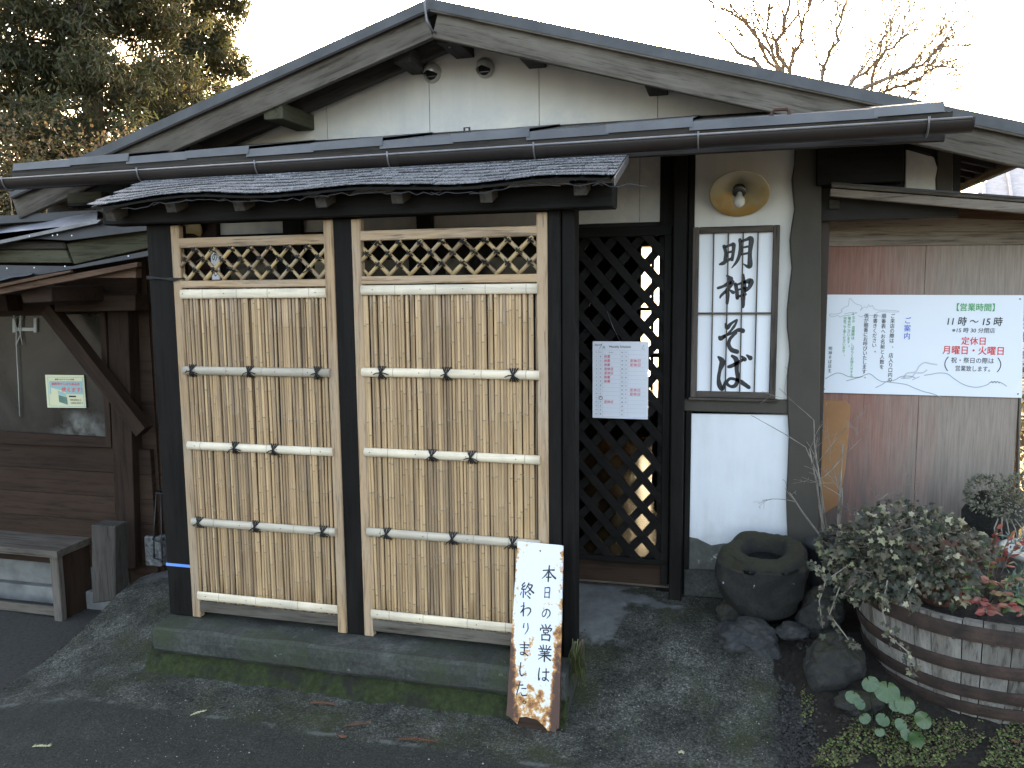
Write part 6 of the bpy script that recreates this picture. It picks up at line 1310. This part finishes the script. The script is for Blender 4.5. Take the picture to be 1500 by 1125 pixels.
# ------------------------------------------------------------ trees and far things
def conifer(label, px, Yd, top_px, R0, seed, n_spray, z_lo, ht, col='cedar', group='evergreens behind the hut'):
    q = random.Random(seed); rs = np.random.default_rng(seed); b0 = at(px, 300, Yd); root = Vector((b0.x, Yd, -.65)); t_ = thing('cedar_tree', label, 'tree', root, group)
    tk = MB(); tk.tube([root+Vector((.05*math.sin(k), 0, ht*k/8)) for k in range(9)], [.26*(1-k/9.5)+.03 for k in range(9)], 10); tk.build('trunk', M['bark'], t_, True)
    br = MB(); V, Fc = [], []; k = 0; Vl = []
    nb = n_spray//30
    for i in range(nb):
        z = z_lo+(ht-z_lo)*q.random()**1.15; f_ = (z-z_lo)/(ht-z_lo); ln = R0*(1-.55*f_)*q.uniform(.65, 1.12); a = q.uniform(0, 2*math.pi); d = Vector((math.cos(a), math.sin(a), .05)); P = []
        for j in range(6): s = j/5; P.append(root+Vector((0, 0, z))+Vector((d.x*ln*s, d.y*ln*s, -.10*ln*s*s*2+.22*ln*s**3*1.2)))
        br.tube(P, [.045*(1-j/5.6)+.006 for j in range(6)], 4)
        for j in range(26):
            s = .22+.80*q.random()**.7; s = min(s, 1.03); c = P[0].lerp(P[-1], s)+Vector((0, 0, -.08*ln*math.sin(s*3)))+rdir(q)*(.10+.22*ln*.3); Vl.append((c, s, d))
    cs_ = np.array([tuple(c) for c, s, d in Vl]); m_ = len(cs_); nb_ = 16
    ax = rs.normal(0, 1, (m_, 3)); ax[:, 2] = -abs(ax[:, 2])*1.0-.3; ax /= np.linalg.norm(ax, axis=1)[:, None]
    out_v, out_f = [], []; base_i = 0
    cc = np.repeat(cs_, nb_, 0); dd = np.repeat(ax, nb_, 0)+rs.normal(0, .55, (m_*nb_, 3)); dd /= np.linalg.norm(dd, axis=1)[:, None]
    p0 = cc+rs.normal(0, .09, cc.shape); ll = rs.uniform(.08, .22, (len(cc), 1)); sd = np.cross(dd, rs.normal(0, 1, cc.shape)); sd /= np.linalg.norm(sd, axis=1)[:, None]; ww = rs.uniform(.010, .022, (len(cc), 1))
    a = p0-sd*ww*.4; b_ = p0+sd*ww*.4; c_ = p0+dd*ll*.6+sd*ww; e = p0+dd*ll; f_ = p0+dd*ll*.6-sd*ww
    V = np.stack([a, b_, c_, e, f_], 1).reshape(-1, 3)-np.array(root); nf = len(cc); me = bpy.data.meshes.new('crown'); me.vertices.add(len(V)); me.vertices.foreach_set('co', V.ravel()); me.loops.add(nf*5); me.loops.foreach_set('vertex_index', np.arange(nf*5)); me.polygons.add(nf); me.polygons.foreach_set('loop_start', np.arange(nf)*5); me.polygons.foreach_set('loop_total', np.full(nf, 5)); me.materials.append(M[col]); me.update(); me.validate()
    o = bpy.data.objects.new('crown', me); link(o, t_, root); br.build('branches', M['bark'], t_, True); return t_
conifer('tall dense cedar with drooping sprays, its trunk seen left of the gable', 148, 14.5, 0, 3.05, 1, 9000, 1.8, 12.5)
conifer('cedar at the far left edge of the picture, cut by the frame', -60, 14.0, 0, 3.0, 2, 5600, 1.2, 11.0)
conifer('rounder cedar whose outer sprays stand against the sky left of the ridge', 300, 17.5, 0, 2.25, 3, 6600, 1.6, 10.6)
def shrubm(name, label, x, y, Yd, rx, rz, n, mt, seed, cat='shrub', leaf=.06, group=None):
    q = random.Random(seed); c = at(x, y, Yd); t_ = thing(name, label, cat, (c.x, Yd, -.65), group); br = MB(); mb = MB()
    for _ in range(14):
        tip = c+Vector((q.uniform(-rx, rx)*.8, q.uniform(-.5, .5)*rx, q.uniform(-.5, .9)*rz)); branch(br, Vector((c.x+q.uniform(-.2, .2), Yd, -.6)), (tip-Vector((c.x, Yd, -.6))).normalized(), (tip-Vector((c.x, Yd, -.6))).length*.8, .02, 0, q, .2, (1, 2), .4)
    for _ in range(n):
        d = rdir(q); r = q.random()**.45*(1+.25*nz(d.x, d.y, d.z+seed, 2)); p = c+Vector((d.x*rx*r, d.y*rx*r, d.z*rz*r)); Rm = orient(rdir(q), (0, 0, 1)); mb.add([p+Rm @ (Vector(v)*leaf*q.uniform(.6, 1.2)) for v in ((-.3, 0, 0), (.3, 0, 0), (.3, .6, 0), (0, 1, 0), (-.3, .6, 0))], [(0, 1, 2, 3, 4)])
    br.build('branches', M['twig'], t_, True); mb.build('crown', mt, t_)
shrubm('autumn_shrub', 'thin brownish shrub glimpsed below the cedars at the left', 40, 240, 11, 2.0, .8, 2600, M['shrub'], 5, leaf=.07)
shrubm('autumn_shrub', 'yellowish shrub between the cedars and the roof slope', 215, 235, 12, 1.2, .5, 1500, M['shrub'], 6, leaf=.07)
shrubm('sunlit_hedge', 'sunlit yellow green hedge past the right edge of the shed', 1530, 600, 8.0, .9, 1.7, 6000, M['shrub'], 7, 'hedge', .07)
# bare tree behind the roof
RMIN = .0052
q = random.Random(77); c = at(1190, 300, 13.0); bt = thing('bare_tree', 'leafless spreading tree behind the right slope of the roof', 'tree', (c.x, 13, -.65)); mb = MB(); rt = Vector((c.x, 13, -.65))
mb.tube([rt, rt+Vector((.05, 0, 1.3)), rt+Vector((.0, 0, 2.4))], [.17, .13, .12], 8); mb.build('trunk', M['twig'], bt, True)
mb = MB()
for L_ in ([(1190, 300), (1185, 200), (1135, 100), (1110, 60), (1075, 20), (1045, 10)], [(1150, 130), (1140, 60), (1155, 10), (1160, -30)], [(1195, 300), (1190, 200), (1158, 104), (1175, 50), (1185, 0), (1190, -40)], [(1195, 300), (1195, 200), (1205, 115), (1225, 60), (1238, 0), (1275, -20)],
           [(1200, 300), (1225, 200), (1245, 122), (1290, 85), (1330, 50), (1348, 40)], [(1235, 150), (1300, 112), (1350, 95), (1382, 66)], [(1200, 300), (1250, 200), (1275, 130), (1290, 70), (1312, 20)], [(1150, 130), (1090, 80), (1050, 45)], [(1200, 300), (1230, 210), (1300, 135), (1340, 120), (1368, 100)], [(1190, 180), (1150, 120), (1120, 60), (1125, 10)], [(1205, 300), (1270, 220), (1320, 160), (1345, 130)]):
    y0_ = 13+q.uniform(-.5, .5); P = [at(x, y, y0_+q.uniform(-.1, .1)) for x, y in L_]; pp_ = []
    for i in range(len(P)-1):
        for j in range(4): pp_.append(P[i].lerp(P[i+1], j/4)+rdir(q)*.035)
    pp_.append(P[-1]); n_ = len(pp_); Rr = [.028*(1-i/n_)**.8+.008 for i in range(n_)]; mb.tube(pp_, Rr, 5)
    for i in range(n_//3, n_):
        for _ in range(2):
            d = (pp_[i]-pp_[i-1]).normalized(); dd = (d+rdir(q)*.85+Vector((0, 0, .15))).normalized(); branch(mb, pp_[i], dd, q.uniform(.5, 1.05), Rr[i]*.5, 2, q, .20, (2, 3), .6, .02)
mb.build('branches', M['twig'], bt, True)
q = random.Random(5); c = at(946, 70, 13.5); b2 = thing('bare_sapling', 'thin bare twigs just showing above the roof right of the ridge', 'tree', (c.x, 13.5, -.65)); mb = MB()
for tx, ty in ((940, 15), (975, 12), (985, 60), (925, 35)): 
    rt = Vector((c.x+.05, 13.5, 2.2)); tip = at(tx, ty, 13.5); branch(mb, rt, (tip-rt).normalized(), (tip-rt).length, .02, 1, q, .2, (1, 2), .4)
mb.tube([(c.x, 13.5, -.65), (c.x+.05, 13.5, 2.25)], .04, 6); mb.build('trunk', M['twig'], b2, True)
# far house at the right edge, glimpsed above the shed
fh = thing('far_house', 'pale roofed house glimpsed above the shed at the right edge', 'house', (10, 16, -.65)); p0, p1 = at(1452, 284, 16), at(1600, 250, 16)
box('wall', p0.x, p0.x+6, 16, 20, -.65, p0.z-.1, M['cream'], fh, 0)
slab('roof', [(p0.x-.4, 15.6, p0.z-.15), (p0.x+6.4, 15.6, p0.z-.15), (p0.x+5.8, 18, p0.z+1.0), (p0.x+.8, 18, p0.z+1.0)], .1, M['tile'], fh)
for i in range(16): X = p0.x+.1+i*.4; bar('roof_rib', (X-.3, 15.6, p0.z-.13), (X+.2, 17.9, p0.z+.98), .05, .05, M['tile'], fh)
